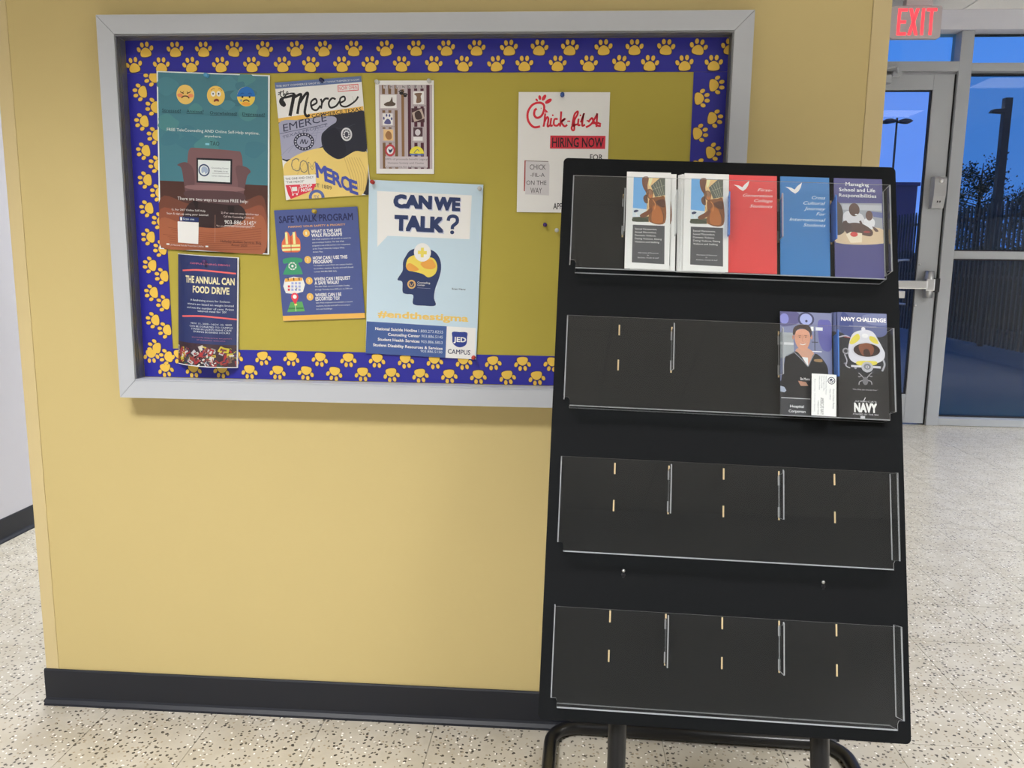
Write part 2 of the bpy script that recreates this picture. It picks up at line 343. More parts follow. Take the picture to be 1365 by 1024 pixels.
for (x,z,r) in ((2.695,.94,.011),(2.70,1.255,.009)):
    MB().lathe([(0,0),(r,0),(r*.9,.006),(0,.007)],14,M=T(x,DY0,z)@Matrix.Rotation(math.pi/2,4,'X')).build('lock_cylinder',M_CHROME,d1,I4)
cl=MB(); cl.box(2.03,2.36,DY0-.06,DY0-.001,2.575,2.635,bev=.005)
clo=cl.build('door_closer',M_STORE,d1,I4)
MB().tube([(2.20,DY0-.07,2.645),(2.30,DY0-.20,2.655),(2.33,DY0-.22,2.655)],.009,8).tube([(2.33,DY0-.22,2.655),(2.41,DY0-.03,2.655)],.009,8).box(2.37,2.43,DY0-.05,DY0-.001,2.625,2.660).build('closer_arm',M_STORE,d1,I4)
# grey detector box on the door stile
sb=empty('detector_box',(2.77,DY0-.04,1.669)); tag(sb,'grey box with two small black eyes on the glass door frame, above the push bar','sensor box')
MB().prism([(DY0-.001,1.669),(DY0-.05,1.674),(DY0-.075,1.76),(DY0-.075,1.89),(DY0-.06,1.904),(DY0-.001,1.904)],2.728,2.816,axis='x').build('housing',M_BOX,sb,I4)
MB().box(2.760,2.768,DY0-.066,DY0-.055,1.715,1.728).box(2.778,2.786,DY0-.066,DY0-.055,1.715,1.728).build('eye',M_GASKET,sb,I4)
MB().lathe([(0,0),(.016,0),(.014,.003),(0,.003)],18,M=T(2.775,DY0-.0752,1.872)@Matrix.Rotation(math.pi/2,4,'X')).build('key_switch',M_CHROME,sb,I4)

# ------------------------------------------------------------------ text and print helpers
_tc={}
def text_shape(s, bold=0.0, shear=0.0):
    k=(s,bold,shear)
    if k in _tc: return _tc[k]
    cu=bpy.data.curves.new('t','FONT'); cu.body=s; cu.size=1; cu.resolution_u=2; cu.offset=bold; cu.shear=shear; cu.fill_mode='FRONT'
    ob=bpy.data.objects.new('t',cu); COL.objects.link(ob)
    bpy.context.view_layer.update()
    me=bpy.data.meshes.new_from_object(ob.evaluated_get(bpy.context.evaluated_depsgraph_get()))
    vs=[(v.co.x,v.co.y) for v in me.vertices]; fs=[tuple(p.vertices) for p in me.polygons]
    bpy.data.meshes.remove(me); bpy.data.objects.remove(ob); bpy.data.curves.remove(cu)
    _tc[k]=(vs,fs); return _tc[k]
CAP=.7                                            # cap height of the built-in face; measured below
_v,_f=text_shape('H'); CAP=max(y for x,y in _v)-min(y for x,y in _v)
def clip_poly(pts, x0,x1,y0,y1):
    for ax,lim,sg in ((0,x0,1),(0,x1,-1),(1,y0,1),(1,y1,-1)):
        out=[]
        for i in range(len(pts)):
            a,b=pts[i-1],pts[i]; ia=(a[ax]-lim)*sg>=0; ib=(b[ax]-lim)*sg>=0
            if ia!=ib:
                t=(lim-a[ax])/(b[ax]-a[ax]); out.append((a[0]+t*(b[0]-a[0]),a[1]+t*(b[1]-a[1])))
            if ib: out.append(b)
        pts=out
        if len(pts)<3: return []
    return pts
def spline(pts,n=6,closed=False):
    out=[]; N=len(pts)
    for i in range(N if closed else N-1):
        p=[pts[(i+k)%N] if closed else pts[min(max(i+k,0),N-1)] for k in (-1,0,1,2)]
        for q in range(n):
            t=q/n; out.append(tuple(.5*((2*p[1][a])+(-p[0][a]+p[2][a])*t+(2*p[0][a]-5*p[1][a]+4*p[2][a]-p[3][a])*t*t+(-p[0][a]+3*p[1][a]-3*p[2][a]+p[3][a])*t**3) for a in (0,1)))
    if not closed: out.append(tuple(pts[-1]))
    return out
class Sheet:
    """flat printed matter. Drawing coordinates are read on the sheet (any unit), mapped by three corners; y grows downward."""
    def __init__(s,W,H,tl,tr,bl,th=.0004,paper=(235,236,240),gain=1.25,bend=None,nseg=1):
        s.W,s.H,s.th,s.gain,s.bend,s.nseg=W,H,th,gain,bend,nseg
        ex=(tr[0]-tl[0],tr[1]-tl[1]); ey=(bl[0]-tl[0],bl[1]-tl[1]); det=ex[0]*ey[1]-ex[1]*ey[0]
        s.tl,s.ex,s.ey,s.det=tl,ex,ey,det; s.kx=W/math.hypot(*ex); s.ky=H/math.hypot(*ey)
        s.mb=MB(); s.jobs=[]
        s.paper(paper)
    def col(s,c): return rgb(*c,gain=s.gain)
    def uv(s,x,y):
        dx,dy=x-s.tl[0],y-s.tl[1]
        return ((dx*s.ey[1]-dy*s.ey[0])/s.det*s.W,(s.ex[0]*dy-s.ex[1]*dx)/s.det*s.H)
    def P(s,u,v,w):
        x,z=u-s.W/2,s.H-v
        if s.bend: x,w0=s.bend(u,v); return (x,-(w+w0),z)
        return (x,-w,z)
    def put(s,vs,fs,c,w):
        if isinstance(w,int): s.jobs.append((w,len(s.jobs),list(vs),fs,c)); return
        b=len(s.mb.v); s.mb.v += [s.P(u,v,w) for u,v in vs]
        for f in fs: s.mb.f.append([b+i for i in f]); s.mb.m.append(0); s.mb.s.append(False); s.mb.c.append(c)
    def flush(s):        # every printed shape lies a few microns above the one before
        for k,(w,_,vs,fs,c) in enumerate(sorted(s.jobs,key=lambda j:j[:2])): s.put(vs,fs,c,s.th+1e-5+6e-6*k)
        s.jobs=[]
    def paper(s,c):
        n=max(1,s.nseg); cc=s.col(c); W,H,th=s.W,s.H,s.th
        for i in range(n):
            a,b=W*i/n,W*(i+1)/n
            s.put([(a,H),(b,H),(b,0),(a,0)],[(0,1,2,3)],cc,float(th)); s.put([(a,H),(b,H),(b,0),(a,0)],[(3,2,1,0)],cc,0.0)
            for v,o in ((0,0),(H,1)):
                k=len(s.mb.v); s.mb.v += [s.P(a,v,0),s.P(b,v,0),s.P(b,v,th),s.P(a,v,th)]; s.mb.f.append([k,k+1,k+2,k+3]); s.mb.m.append(0); s.mb.s.append(False); s.mb.c.append(cc)
        for u in (0,W):
            k=len(s.mb.v); s.mb.v += [s.P(u,0,0),s.P(u,H,0),s.P(u,H,th),s.P(u,0,th)]; s.mb.f.append([k,k+1,k+2,k+3]); s.mb.m.append(0); s.mb.s.append(False); s.mb.c.append(cc)
    def w(s,layer): return int(layer)
    def fuv(s,pts,c,layer):          # outline already in sheet metres
        pts=clip_poly(pts,0,s.W,0,s.H)
        if len(pts)<3: return
        tr=tessellate_polygon([[Vector((a,b,0)) for a,b in pts]])
        fs=[]
        for t in tr:
            a,b,c3=[pts[i] for i in t]
            ar=(b[0]-a[0])*(c3[1]-a[1])-(b[1]-a[1])*(c3[0]-a[0])
            fs.append(tuple(t) if ar<0 else (t[0],t[2],t[1]))
        s.put(pts,fs,s.col(c),s.w(layer))
    def poly(s,pts,c,layer=1): s.fuv([s.uv(*p) for p in pts],c,layer)
    def blob(s,pts,c,layer=1,n=5): s.poly(spline(pts,n,True),c,layer)
    def rect(s,x0,y0,x1,y1,c,layer=1):
        """axis-parallel in drawing units at its top left corner, square to the sheet"""
        u0,v0=s.uv(x0,y0); W=(x1-x0)*s.kx; H=(y1-y0)*s.ky; n=s.nseg
        for i in range(n): s.fuv([(u0+W*i/n,v0),(u0+W*(i+1)/n,v0),(u0+W*(i+1)/n,v0+H),(u0+W*i/n,v0+H)],c,layer)
    def full(s,v0,v1,c,layer=1,u0=0,u1=1):   # fractions of the sheet
        n=s.nseg
        for i in range(n):
            a=s.W*(u0+(u1-u0)*i/n); b=s.W*(u0+(u1-u0)*(i+1)/n); s.fuv([(a,s.H*v0),(b,s.H*v0),(b,s.H*v1),(a,s.H*v1)],c,layer)
    def ell(s,x,y,rx,ry,c,layer=1,rot=0,n=20):
        u,v=s.uv(x,y); rx*=s.kx; ry*=s.ky; ca,sa=math.cos(rot),math.sin(rot)
        s.fuv([(u+rx*math.cos(2*math.pi*k/n)*ca-ry*math.sin(2*math.pi*k/n)*sa,v+rx*math.cos(2*math.pi*k/n)*sa+ry*math.sin(2*math.pi*k/n)*ca) for k in range(n)],c,layer)
    def line(s,pts,wd,c,layer=1,smooth=True,n=6):
        pts=spline(pts,n) if smooth and len(pts)>2 else pts
        q=[s.uv(*p) for p in pts]; wd*=s.kx/2; N=len(q); L=[];R=[]
        for i in range(N):
            a=q[max(i-1,0)]; b=q[min(i+1,N-1)]; dx,dy=b[0]-a[0],b[1]-a[1]; l=math.hypot(dx,dy) or 1; nx,ny=-dy/l*wd,dx/l*wd
            L.append((q[i][0]+nx,q[i][1]+ny)); R.append((q[i][0]-nx,q[i][1]-ny))
        s.put(L+R,[(i,i+1,N+i+1,N+i) for i in range(N-1)],s.col(c),s.w(layer))
    def t(s,st,x0,y,x1,cap,c,layer=2,bold=0,shear=0,slope=0):
        """text with its baseline at y, from x0 to x1, capitals cap high"""
        vs,fs=text_shape(st,0.0,shear)
        if not vs: return
        k=bold if bold>=.01 else 0
        a=min(v[0] for v in vs); b=max(v[0] for v in vs); sx=(x1-x0)*s.kx/(b-a); sy=cap*s.ky/CAP; u0,v0=s.uv(x0,y)
        for dx,dy in ([(i_*k,j_*k) for i_ in (-1,0,1) for j_ in (-1,0,1)] if k>.024 else ((-k,-k),(k,-k),(-k,k),(k,k)) if k else ((0,0),)):
            s.put([(u0+(p[0]-a+dx)*sx,v0-(p[1]+dy)*sy+slope*(p[0]-a)*sx) for p in vs],fs,s.col(c),s.w(layer))
    def lines(s,x0,x1,y,dy,cap,n,c,layer=2,strs=None,**k):
        for i,(q) in enumerate(strs): s.t(q,x0,y+dy*i,x0+(x1-x0)*min(1,len(q)/max(map(len,strs))),cap,c,layer,**k)
    def make(s,name,M,mt=None,**k): s.flush(); return s.mb.build(name,mt or M_INK,None,M,**k)
def on_wall(x,y,z,deg):        # frame with X to the right, Z up, turned in the plane of the wall
    return T(x,y,z) @ Matrix.Rotation(-math.radians(deg),4,'Y')
def hang(tl,W,H,deg,y):        # top left corner -> bottom centre frame
    M=on_wall(tl[0],y,tl[1],deg); return M @ T(W/2,0,-H)

# ------------------------------------------------------------------ bulletin board
FX0,FX1,FZ0,FZ1=-1.142,.414,.893,1.825; IX0,IX1,IZ0,IZ1=-1.100,.3705,.938,1.781; FY=-.05
bb=empty('bulletin_board',(-.364,0,FZ0)); tag(bb,'large wall-mounted bulletin board with a mitred grey metal frame and olive paper backing','bulletin board')
def rail(pts): MB().prism(pts,FY,-.0005).build('frame_rail',M_FRAME,bb,I4)
e=.0004
rail([(FX0,FZ1),(FX1,FZ1),(IX1-e,IZ1+e),(IX0+e,IZ1+e)]); rail([(FX0,FZ0),(IX0+e,IZ0-e),(IX1-e,IZ0-e),(FX1,FZ0)])
rail([(FX0,FZ0+2*e),(FX0,FZ1-2*e),(IX0,IZ1-e),(IX0,IZ0+e)]); rail([(FX1,FZ0+2*e),(IX1,IZ0+e),(IX1,IZ1-e),(FX1,FZ1-2*e)])
# ribbed metal liner inside the frame: the tracks of sliding panes
def liner(side):
    mb=MB(); prof=[(-.0485,0),(-.0485,.004),(-.045,.004),(-.045,.0012),(-.039,.0012),(-.039,.004),(-.036,.004),(-.036,.0012),(-.030,.0012),(-.030,.004),(-.027,.004),(-.0265,.0025),(-.006,.0025),(-.006,0)]
    if side=='l': mb.prism([(IX0+b,a) for a,b in prof],IZ0+.005,IZ1-.005,axis='z')
    if side=='r': mb.prism([(IX1-b,a) for a,b in prof],IZ0+.005,IZ1-.005,axis='z')
    if side=='t': mb.prism([(a,IZ1-b) for a,b in prof],IX0,IX1,axis='x')
    if side=='b': mb.prism([(a,IZ0+b) for a,b in [(-.0485,0),(-.0485,.003),(-.006,.003),(-.006,0)]],IX0,IX1,axis='x')
    mb.build('liner',M_LINER if side!='b' else M_FRAME,bb,I4)
for q in 'lrtb': liner(q)
MB().box(IX0,IX1,-.0055,-.0005,IZ0,IZ1).build('backing_paper',M_PAPER,bb,I4)

# paw print border strips
GOLD=(228,188,80); PAWL=(70,45,62); BLUE=(42,42,150)
def paw(sh,x,y,sc,rot):
    """unit paw, toes toward -y; about 40 mm wide at sc=1"""
    ca,sa=math.cos(rot),math.sin(rot)
    def q(px,py): py+=.0042; return (x+(px*ca-py*sa)*sc, y+(px*sa+py*ca)*sc)
    pad=[(-.0145,.005),(-.0095,-.004),(0,-.0085),(.0095,-.004),(.0145,.005),(.0125,.0122),(.004,.0145),(-.004,.0145),(-.0125,.0122)]
    toes=[(-.0172,-.0055,-.40),(-.0067,-.0160,-.12),(.0067,-.0160,.12),(.0172,-.0055,.40)]
    for k,c,L in ((1.10,PAWL,1),(1.0,GOLD,2)):
        sh.fuv(spline([q(a*k,(b-.003)*k+.003) for a,b in pad],3,True),c,L)
        for tx,ty,tr in toes:
            rx,ry=(.0048,.0066) if L==2 else (.0057,.0075); pts=[]
            for i in range(12):
                a=2*math.pi*i/12; ex,ey=rx*math.cos(a),ry*math.sin(a); pts.append(q(tx+ex*math.cos(tr)-ey*math.sin(tr),ty+ex*math.sin(tr)+ey*math.cos(tr)))
            sh.fuv(pts,c,L)
def strip(name,x0,x1,z0,z1,y,label,rows):
    W,H=x1-x0,z1-z0; sh=Sheet(W,H,(0,0),(W,0),(0,H),th=.0003,paper=BLUE,gain=1.15)
    for (px,pz,rot) in rows: paw(sh,px-x0,z1-pz,.95,rot)
    sh.make('border_strip',T(x0+W/2,y,z0),M_INKS,label=label,cat='border',group='paw print border strips')
R=lambda: random.uniform(-.18,.18)
pi=math.pi
rows=[]
for k in range(20): rows.append((-1.045+k*.0745+random.uniform(-.003,.003),1.756,R())); rows.append((-1.078+k*.0745+random.uniform(-.004,.004),1.720,R()))
strip('border_strip',-1.0965,.367,1.7,1.7775,-.0062,'blue border strip with gold paw prints along the top edge of the bulletin board',rows)
rows=[]
for k in range(13): rows.append((-1.066,1.655-k*.0706,-pi/2+R())); rows.append((-1.036,1.690-k*.0695,-pi/2+R()))
strip('border_strip',-1.0965,-1.0165,.974,1.6995,-.0068,'blue border strip with gold paw prints down the left edge of the bulletin board',rows)
rows=[]
for k in range(21): rows.append((-1.075+k*.0745+.037,.960,pi+R())); rows.append((-1.075+k*.0745,.996,pi+R()))
strip('border_strip',-1.0965,.367,.9425,1.0175,-.0062,'blue border strip with gold paw prints along the bottom edge of the bulletin board',rows)
rows=[]
for k in range(10): rows.append((.344,1.67-k*.0765,pi/2+R())); rows.append((.311,1.64-k*.0795,pi/2+R()))
strip('border_strip',.2885,.367,1.018,1.6995,-.0068,'blue border strip with gold paw prints down the right edge of the bulletin board',rows)

# ------------------------------------------------------------------ posters pinned to the board
WH=(240,242,246)
# 1 counselling poster
s=Sheet(.285,.433,(78,20),(682,42),(92,970),paper=(205,215,220),gain=1.32)
s.full(.006,.607,(64,114,128),1,.012,.985); s.full(.607,.993,(72,46,42),1,.012,.985)
random.seed(3)
for i in range(26):      # cloudy backdrop
    cx,cy=random.uniform(120,640),random.uniform(60,560); rr=random.uniform(20,60)
    if cy>180+abs(cx-380)*.3 and cy>430: continue
    s.blob([(cx+rr*1.3*math.cos(a)*random.uniform(.6,1.1),cy+rr*math.sin(a)*random.uniform(.6,1)) for a in [k*pi/4 for k in range(8)]],random.choice([(60,110,126),(68,120,134),(58,104,118),(70,124,130)]),2)
s.blob([(98,690),(250,720),(420,735),(560,700),(664,690),(670,980),(500,985),(300,972),(98,955)],(104,62,50),2)
s.blob([(98,750),(250,780),(420,795),(560,750),(664,740),(670,980),(500,985),(300,972),(98,955)],(130,74,56),2)
s.blob([(100,800),(250,840),(420,850),(560,800),(662,790),(670,980),(500,985),(300,972),(100,955)],(150,88,62),2)
for i in range(9): s.line([(110+random.uniform(0,80),850+i*13),(380,880+i*11),(650,850+i*14)],3,(128,72,52),3)
s.blob([(230,760),(300,700),(520,720),(560,800),(420,850),(240,830)],(48,34,36),3)
for a,b in (((270,690),(290,745)),((465,730),(485,830))): s.poly([(a[0],a[1]),(a[0]+36,a[1]),(b[0]+12,b[1]),(b[0],b[1])],(32,24,26),4)
s.blob([(255,430),(300,422),(500,436),(535,450),(545,520),(545,640),(540,700),(400,715),(250,690),(235,600),(245,500)],(112,82,86),4)
s.blob([(190,512),(235,498),(275,530),(285,610),(262,690),(238,680),(225,600),(212,530)],(96,70,74),5)
s.blob([(508,520),(560,520),(588,545),(570,570),(556,640),(540,715),(515,700),(520,610)],(98,72,76),5)
s.blob([(262,620),(520,628),(532,650),(262,642)],(128,96,98),5); s.blob([(250,650),(535,658),(538,720),(400,718),(252,692)],(78,56,60),5)
s.poly([(294,474),(488,480),(488,614),(296,606)],(22,22,30),6); s.poly([(303,484),(479,490),(478,604),(304,597)],(205,212,222),7)
s.ell(336,540,31,33,(44,62,100),8); s.ell(336,540,24,26,(205,212,222),9); s.blob([(322,530),(335,518),(352,528),(358,545),(345,560),(338,548),(325,556)],(150,165,190),10)
s.t('Counseling Center',376,530,470,7,(80,90,110),8); s.t('903.886.5145',390,548,465,7,(80,90,110),8); s.line([(380,556),(470,558)],1.5,(120,120,130),8,False); s.t('tamuc.edu/counsel',378,572,472,7,(80,90,110),8)
def face(x,y,c): s.ell(x,y,48,51,c,3,n=28)
face(233,142,(238,180,100)); s.ell(205,146,15,10,(226,132,92),4); s.ell(262,148,15,10,(226,132,92),4)
for a in (-1,1): s.line([(233+a*8,128),(233+a*18,133),(233+a*28,126)],4,(84,56,40),5); s.line([(233+a*8,138),(233+a*18,133)],4,(84,56,40),5,False)
s.line([(212,160),(222,152),(234,150),(246,153),(254,162)],6,(84,50,40),5)
face(397,148,(238,178,88))
for a in (-1,1): s.ell(397+a*15,138,12,14,(240,240,240),4); s.ell(397+a*15,138,4,5,(60,50,45),5)
s.line([(370,120),(382,112),(392,114)],3,(150,100,60),4); s.line([(410,114),(420,112),(430,122)],3,(150,100,60),4); s.blob([(386,172),(396,164),(410,166),(414,178),(400,176),(388,180)],(120,50,40),4)
face(558,152,(226,186,80)); s.poly([(558+48*math.cos(a),152+51*math.sin(a)) for a in [pi+k*pi/14 for k in range(15)]],(30,100,172),4)
s.ell(558,190,24,10,(232,150,60),4)
for a in (-1,1): s.ell(558+a*19,154,5,6,(40,40,50),6); s.line([(558+a*10,138),(558+a*22,134),(558+a*30,140)],3,(24,70,130),6)
s.line([(542,178),(552,171),(564,170),(576,178)],6,(70,40,40),6); s.ell(532,172,5,7,(120,140,150),6)
for st,a,b,y in (('Stressed?',108,210,232),('Anxious?',240,332,236),('Overwhelmed?',366,512,244),('Depressed?',540,660,250)):
    s.t(st,a,y,b,16,(22,50,60),6,.004); s.line([(a,y+5),(b,y+7)],2,(22,50,60),6,False)
s.t('FREE TeleCounseling AND Online Self-Help anytime,',134,332,632,15,(205,225,228),6,slope=.0); s.t('anywhere.',338,364,428,12,(205,225,228),6)
s.poly([(342,396),(364,397),(364,407),(342,406)],(120,180,200),6); s.t('TAO',368,408,418,22,(20,44,54),6)
s.t('There are two ways to access FREE help:',192,700,576,17,(225,222,224),7,.003)
s.t('1). For 24/7 Online Self-Help',160,757,345,10,(215,210,210),7); s.t('Scan & sign-up using your Leomail',132,778,360,10,(215,210,210),7,.003)
s.poly([(202,790),(308,795),(308,820),(202,816)],(28,44,96),7); s.rect(206,794,217,812,(230,232,240),8); s.t('Scan me',222,808,284,11,(190,205,235),8)
s.poly([(192,817),(308,822),(306,940),(194,933)],(222,224,226),7)
s.t('2) For one-on-one teletherapy',430,772,636,10,(205,190,190),7); s.t('Call the Counseling Center at',444,792,610,10,(205,190,190),7)
s.t('903-886-5145*',450,828,622,22,(222,215,215),7,.004); s.line([(450,836),(615,840)],2,(222,215,215),7,False); s.t('*For emergencies after hours press option 2',404,842,600,8,(200,180,175),7)
s.t('Halladay Student Services Bldg',430,928,652,13,(58,34,32),7); s.t('Room 2020',490,948,575,12,(58,34,32),7)
s.t('US National Suicide Prevention Lifeline',150,950,336,9,(205,195,195),7); s.rect(130,938,146,946,(225,225,225),7); s.rect(346,948,361,956,(225,225,225),7)
s.line([(398,780),(398,930)],1.5,(170,130,115),7,False)
s.make('poster',hang((-1.019,1.705),.285,.433,-2.2,-.0095),M_INKG,label='tall laminated teal poster with three round yellow faces and an armchair, left on the board',cat='poster')

# 2 shop flyer
s=Sheet(.2155,.2815,(60,108),(683,62),(132,955),paper=(225,226,232),gain=1.32)
s.poly([(58,102),(683,62),(686,103),(64,152)],(88,106,150),1)
s.t('THE BEST COMMERCE SHOP IS',70,140,385,13,(205,210,225),2,.004); s.t('AT WWW.THEMERCETX.COM',412,112,670,12,(205,210,225),2)
s.poly([(513,127),(662,117),(664,163),(516,173)],(196,62,78),1); s.poly([(518,132),(658,122),(659,158),(520,168)],(225,226,232),2); s.t('NOW OPEN',524,163,656,27,(196,62,78),3,.0)
BK=(26,26,30)
s.line([(84,195),(100,182),(104,166),(100,200),(112,206)],6,BK,3); s.line([(84,180),(120,172)],5,BK,3,False); s.line([(122,160),(124,200),(132,186),(140,196),(148,188)],6,BK,3); s.line([(142,190),(156,180),(150,170),(142,186),(158,192)],5,BK,3)
s.line([(130,275),(108,262),(98,240),(112,218),(150,210),(200,196)],16,BK,3); s.blob([(94,232),(118,228),(140,262),(128,278),(104,262)],BK,3)
s.line([(200,184),(190,240),(168,344)],24,BK,3); s.line([(196,215),(250,190),(236,250),(222,330)],18,BK,3); s.line([(240,250),(280,192),(300,185),(285,260),(276,320),(292,346),(312,336)],18,BK,3)
s.line([(318,275),(362,250),(352,222),(322,246),(330,292),(362,302),(390,270)],13,BK,3); s.line([(392,222),(400,250),(394,292)],13,BK,3); s.line([(400,252),(424,222),(450,222)],14,BK,3)
s.line([(500,226),(474,218),(450,250),(462,284),(500,274),(528,240)],13,BK,3); s.line([(530,252),(566,232),(560,206),(532,222),(538,268),(580,276),(640,238),(662,205)],12,BK,3)
s.line([(116,232),(140,196),(175,184),(204,184)],9,BK,3)
s.line([(620,205),(630,240)],1,BK,3,False)
s.poly([(78,362),(698,274),(701,305),(81,392)],(222,172,86),1); s.t('COMMERCE,TEXAS',326,356,688,24,(40,36,34),2,.012,slope=-.06)
s.poly([(82,392),(701,305),(750,918),(745,922),(108,660)],(38,38,48),1)
s.blob([(84,400),(250,372),(470,345),(500,390),(400,470),(420,545),(300,600),(106,650)],(150,152,176),2)
for i in range(6): s.line([(100+i*50,630-i*20),(180+i*40,560-i*26),(300+i*30,520-i*20)],4,(136,138,164),3)
s.t('EMERCE',120,458,440,52,(42,44,70),4,.0,slope=-.17); s.line([(92,472),(440,400)],3,(42,44,70),4,False); s.t('TEXAS PROJECT',112,508,446,20,(80,82,110),4,slope=-.2)
s.ell(268,528,75,64,(42,44,66),4,n=30); s.ell(268,528,52,42,(150,152,176),5); s.line([(240,545),(256,512),(262,542),(276,512),(282,544),(298,520)],6,(42,44,66),6)
for k in range(18): a=k*2*pi/18; s.ell(268+63*math.cos(a),528+53*math.sin(a),5,5,(190,192,205),5)
s.blob([(112,730),(160,660),(260,605),(400,570),(560,560),(715,590),(735,700),(700,900),(560,935),(300,945),(120,935)],(216,188,112),2)
for i in range(7): s.line([(560+i*18,640),(600+i*20,760),(640+i*12,880)],4,(190,160,92),3)
s.line([(300,640),(220,760),(200,900)],5,(198,170,100),3)
s.blob([(395,490),(430,440),(500,390),(620,325),(705,312),(722,440),(722,590),(640,595),(540,650),(480,640),(410,580)],(34,36,50),4)
s.blob([(400,500),(440,450),(500,430),(545,500),(575,600),(510,650),(440,600)],(26,28,42),5); s.line([(500,430),(560,430),(640,400)],2,(60,62,76),6)
s.ell(578,475,40,48,(198,200,205),6,n=28); s.ell(578,475,29,36,(60,60,75),7)
for k in range(10): a=k*2*pi/10; s.ell(578+18*math.cos(a),475+24*math.sin(a),6,6,(198,200,205),8)
for i,ch in enumerate('COM'): s.t(ch,178+i*62,742+i*12,236+i*62,88,(120,110,96),5,.02); s.t(ch,182+i*62,738+i*12,232+i*62,80,(216,188,112),6,.0)
for i,ch in enumerate('MERCE'): s.t(ch,360+i*61,782+i*27,(432,418,420,418,418)[i]+i*60,100-i*2,(66,78,158),6,.03,slope=.42)
s.t('EST 1889',322,850,468,28,(96,86,74),6,slope=.25)
s.ell(358,930,58,55,(78,92,150),5); s.ell(358,930,36,34,(216,188,112),6); s.t('TX',340,945,378,26,(78,92,150),7)
s.poly([(112,775),(352,764),(354,835),(330,880),(160,945),(132,955)],(228,226,228),6)
s.t('THE ONE AND ONLY',130,808,338,16,(40,40,45),7); s.t('"THE MERCE"',134,832,268,14,(40,40,45),7)
s.poly([(130,845),(356,832),(334,880),(168,946),(150,915)],(200,52,72),7)
s.line([(158,852),(168,858),(180,905),(222,902),(232,856)],4,(235,235,240),8,False); s.rect(176,858,214,890,(235,235,240),8); s.ell(184,915,6,6,(235,235,240),8); s.ell(214,912,6,6,(235,235,240),8)
s.t('SHOP',240,864,326,22,(240,238,240),8,.03); s.t('NOW',246,892,326,22,(240,238,240),8,.03)
s.make('flyer',hang((-.723,1.677),.2155,.2815,4.0,-.0085),M_INKS,label='tilted flyer with a dark cap, grey shirt and yellow shirt under black script',cat='flyer')

# 3 safe walk flyer
s=Sheet(.2125,.2775,(62,95),(733,65),(145,980),paper=(70,82,134),gain=1.32)
s.full(.952,.998,(226,166,82),1)
s.t('SAFE WALK PROGRAM',106,194,700,52,(30,36,78),2,.02); s.t('MAKING YOUR SAFETY & PRIORITY',180,232,640,14,(214,160,92),2,.01)
WT=(222,226,238)
for i,(y,a,b,xs) in enumerate(((277,'WHAT IS THE SAFE','WALK PROGRAM?',366),(487,'HOW CAN I USE THIS','PROGRAM?',384),(655,'WHEN CAN I REQUEST','A SAFE WALK?',398),(783,'WHERE CAN I BE','ESCORTED TO?',408))):
    cx=(326,341,355,364)[i]; cy=(274,484,652,781)[i]
    s.ell(cx,cy,28,30,(228,172,92),2); s.t(str(i+1),cx-6,cy+12,cx+6,24,(240,222,190),3)
    s.t(a,xs,y-3,xs+(245,278,292,212)[i],26,WT,2,.022); s.t(b,xs+3,y+28,xs+(250,158,200,198)[i],26,WT,2,.022)
TX=[['Safe Walk employees will provide an escort to','any on-campus location. The Safe Walk','program is one of the newest core components','of the Texas University Campus Safety','Action Plan.'],['To request an escort from one campus location','to another, students, faculty and staff should','contact 903.886.5868 daily.'],['The Safe Walk service is available Sunday','through Thursday from 8:00 p.m. to 2:00 a.m.'],['Safe Walk employees are available to escort','students, faculty and staff to on-campus','lots and buildings.']]
for i,(x,y) in enumerate(((374,328),(390,535),(402,704),(414,835))):
    for k,q in enumerate(TX[i]): s.t(q,x+k*2,y+k*25,x+k*2+320*len(q)/46,11,(205,210,228),2)
s.blob([(158,262),(180,270),(198,300),(222,268),(240,262),(250,300),(275,330),(278,415),(205,425),(135,418),(128,350),(150,310)],(206,104,70),2,3)
for a,b in (((152,268),(172,268)),((214,266),(234,266))): s.poly([a,b,(b[0]+8,360),(a[0]+8,362)],(244,214,150),3)
for y in (368,398): s.poly([(132,y),(276,y-6),(277,y+12),(133,y+18)],(246,216,150),3)
s.line([(202,300),(205,424)],4,(120,50,50),4,False)
s.blob([(142,480),(215,466),(288,474),(294,500),(262,510),(282,545),(298,588),(290,600),(155,604),(145,590),(165,545),(180,512),(145,516)],(58,140,104),2,3); s.ell(217,535,34,32,(226,232,232),3); s.ell(217,535,24,22,(58,140,104),4)
for k in range(8): s.ell(217+29*math.cos(k*pi/4),535+27*math.sin(k*pi/4),4,4,(58,140,104),4)
s.ell(217,535,10,10,(226,232,232),5)
s.blob([(156,640),(300,628),(306,740),(165,752)],(220,222,236),2,2); s.poly([(156,636),(298,626),(301,652),(158,662)],(226,160,80),3)
for x in (182,228,272): s.line([(x,628),(x+2,650)],8,(46,40,50),4,False)
for r in range(3):
    for c in range(4):
        if r==0 and c==0: continue
        s.rect(180+c*29,664+r*26,198+c*29,682+r*26,(200,66,80) if (c==0) else (150,160,204),3)
s.line([(240,716),(247,726),(258,708)],4,(30,30,40),5,False)
s.poly([(205,826),(300,820),(322,898),(178,906)],(88,156,92),2); s.poly([(190,870),(310,866),(314,880),(186,884)],(60,120,70),3); s.line([(240,822),(250,900)],4,(206,212,180),3,False)
s.ell(239,783,30,34,(206,60,76),4); s.poly([(214,800),(265,798),(246,850)],(206,60,76),4); s.ell(239,781,16,17,(232,228,232),5); s.rect(236,838,258,852,(238,206,120),5)
s.make('flyer',hang((-.735,1.371),.2125,.2775,3.0,-.0088),M_INKS,label='tilted slate blue flyer with an orange vest, green telephone, calendar and map pin',cat='flyer')

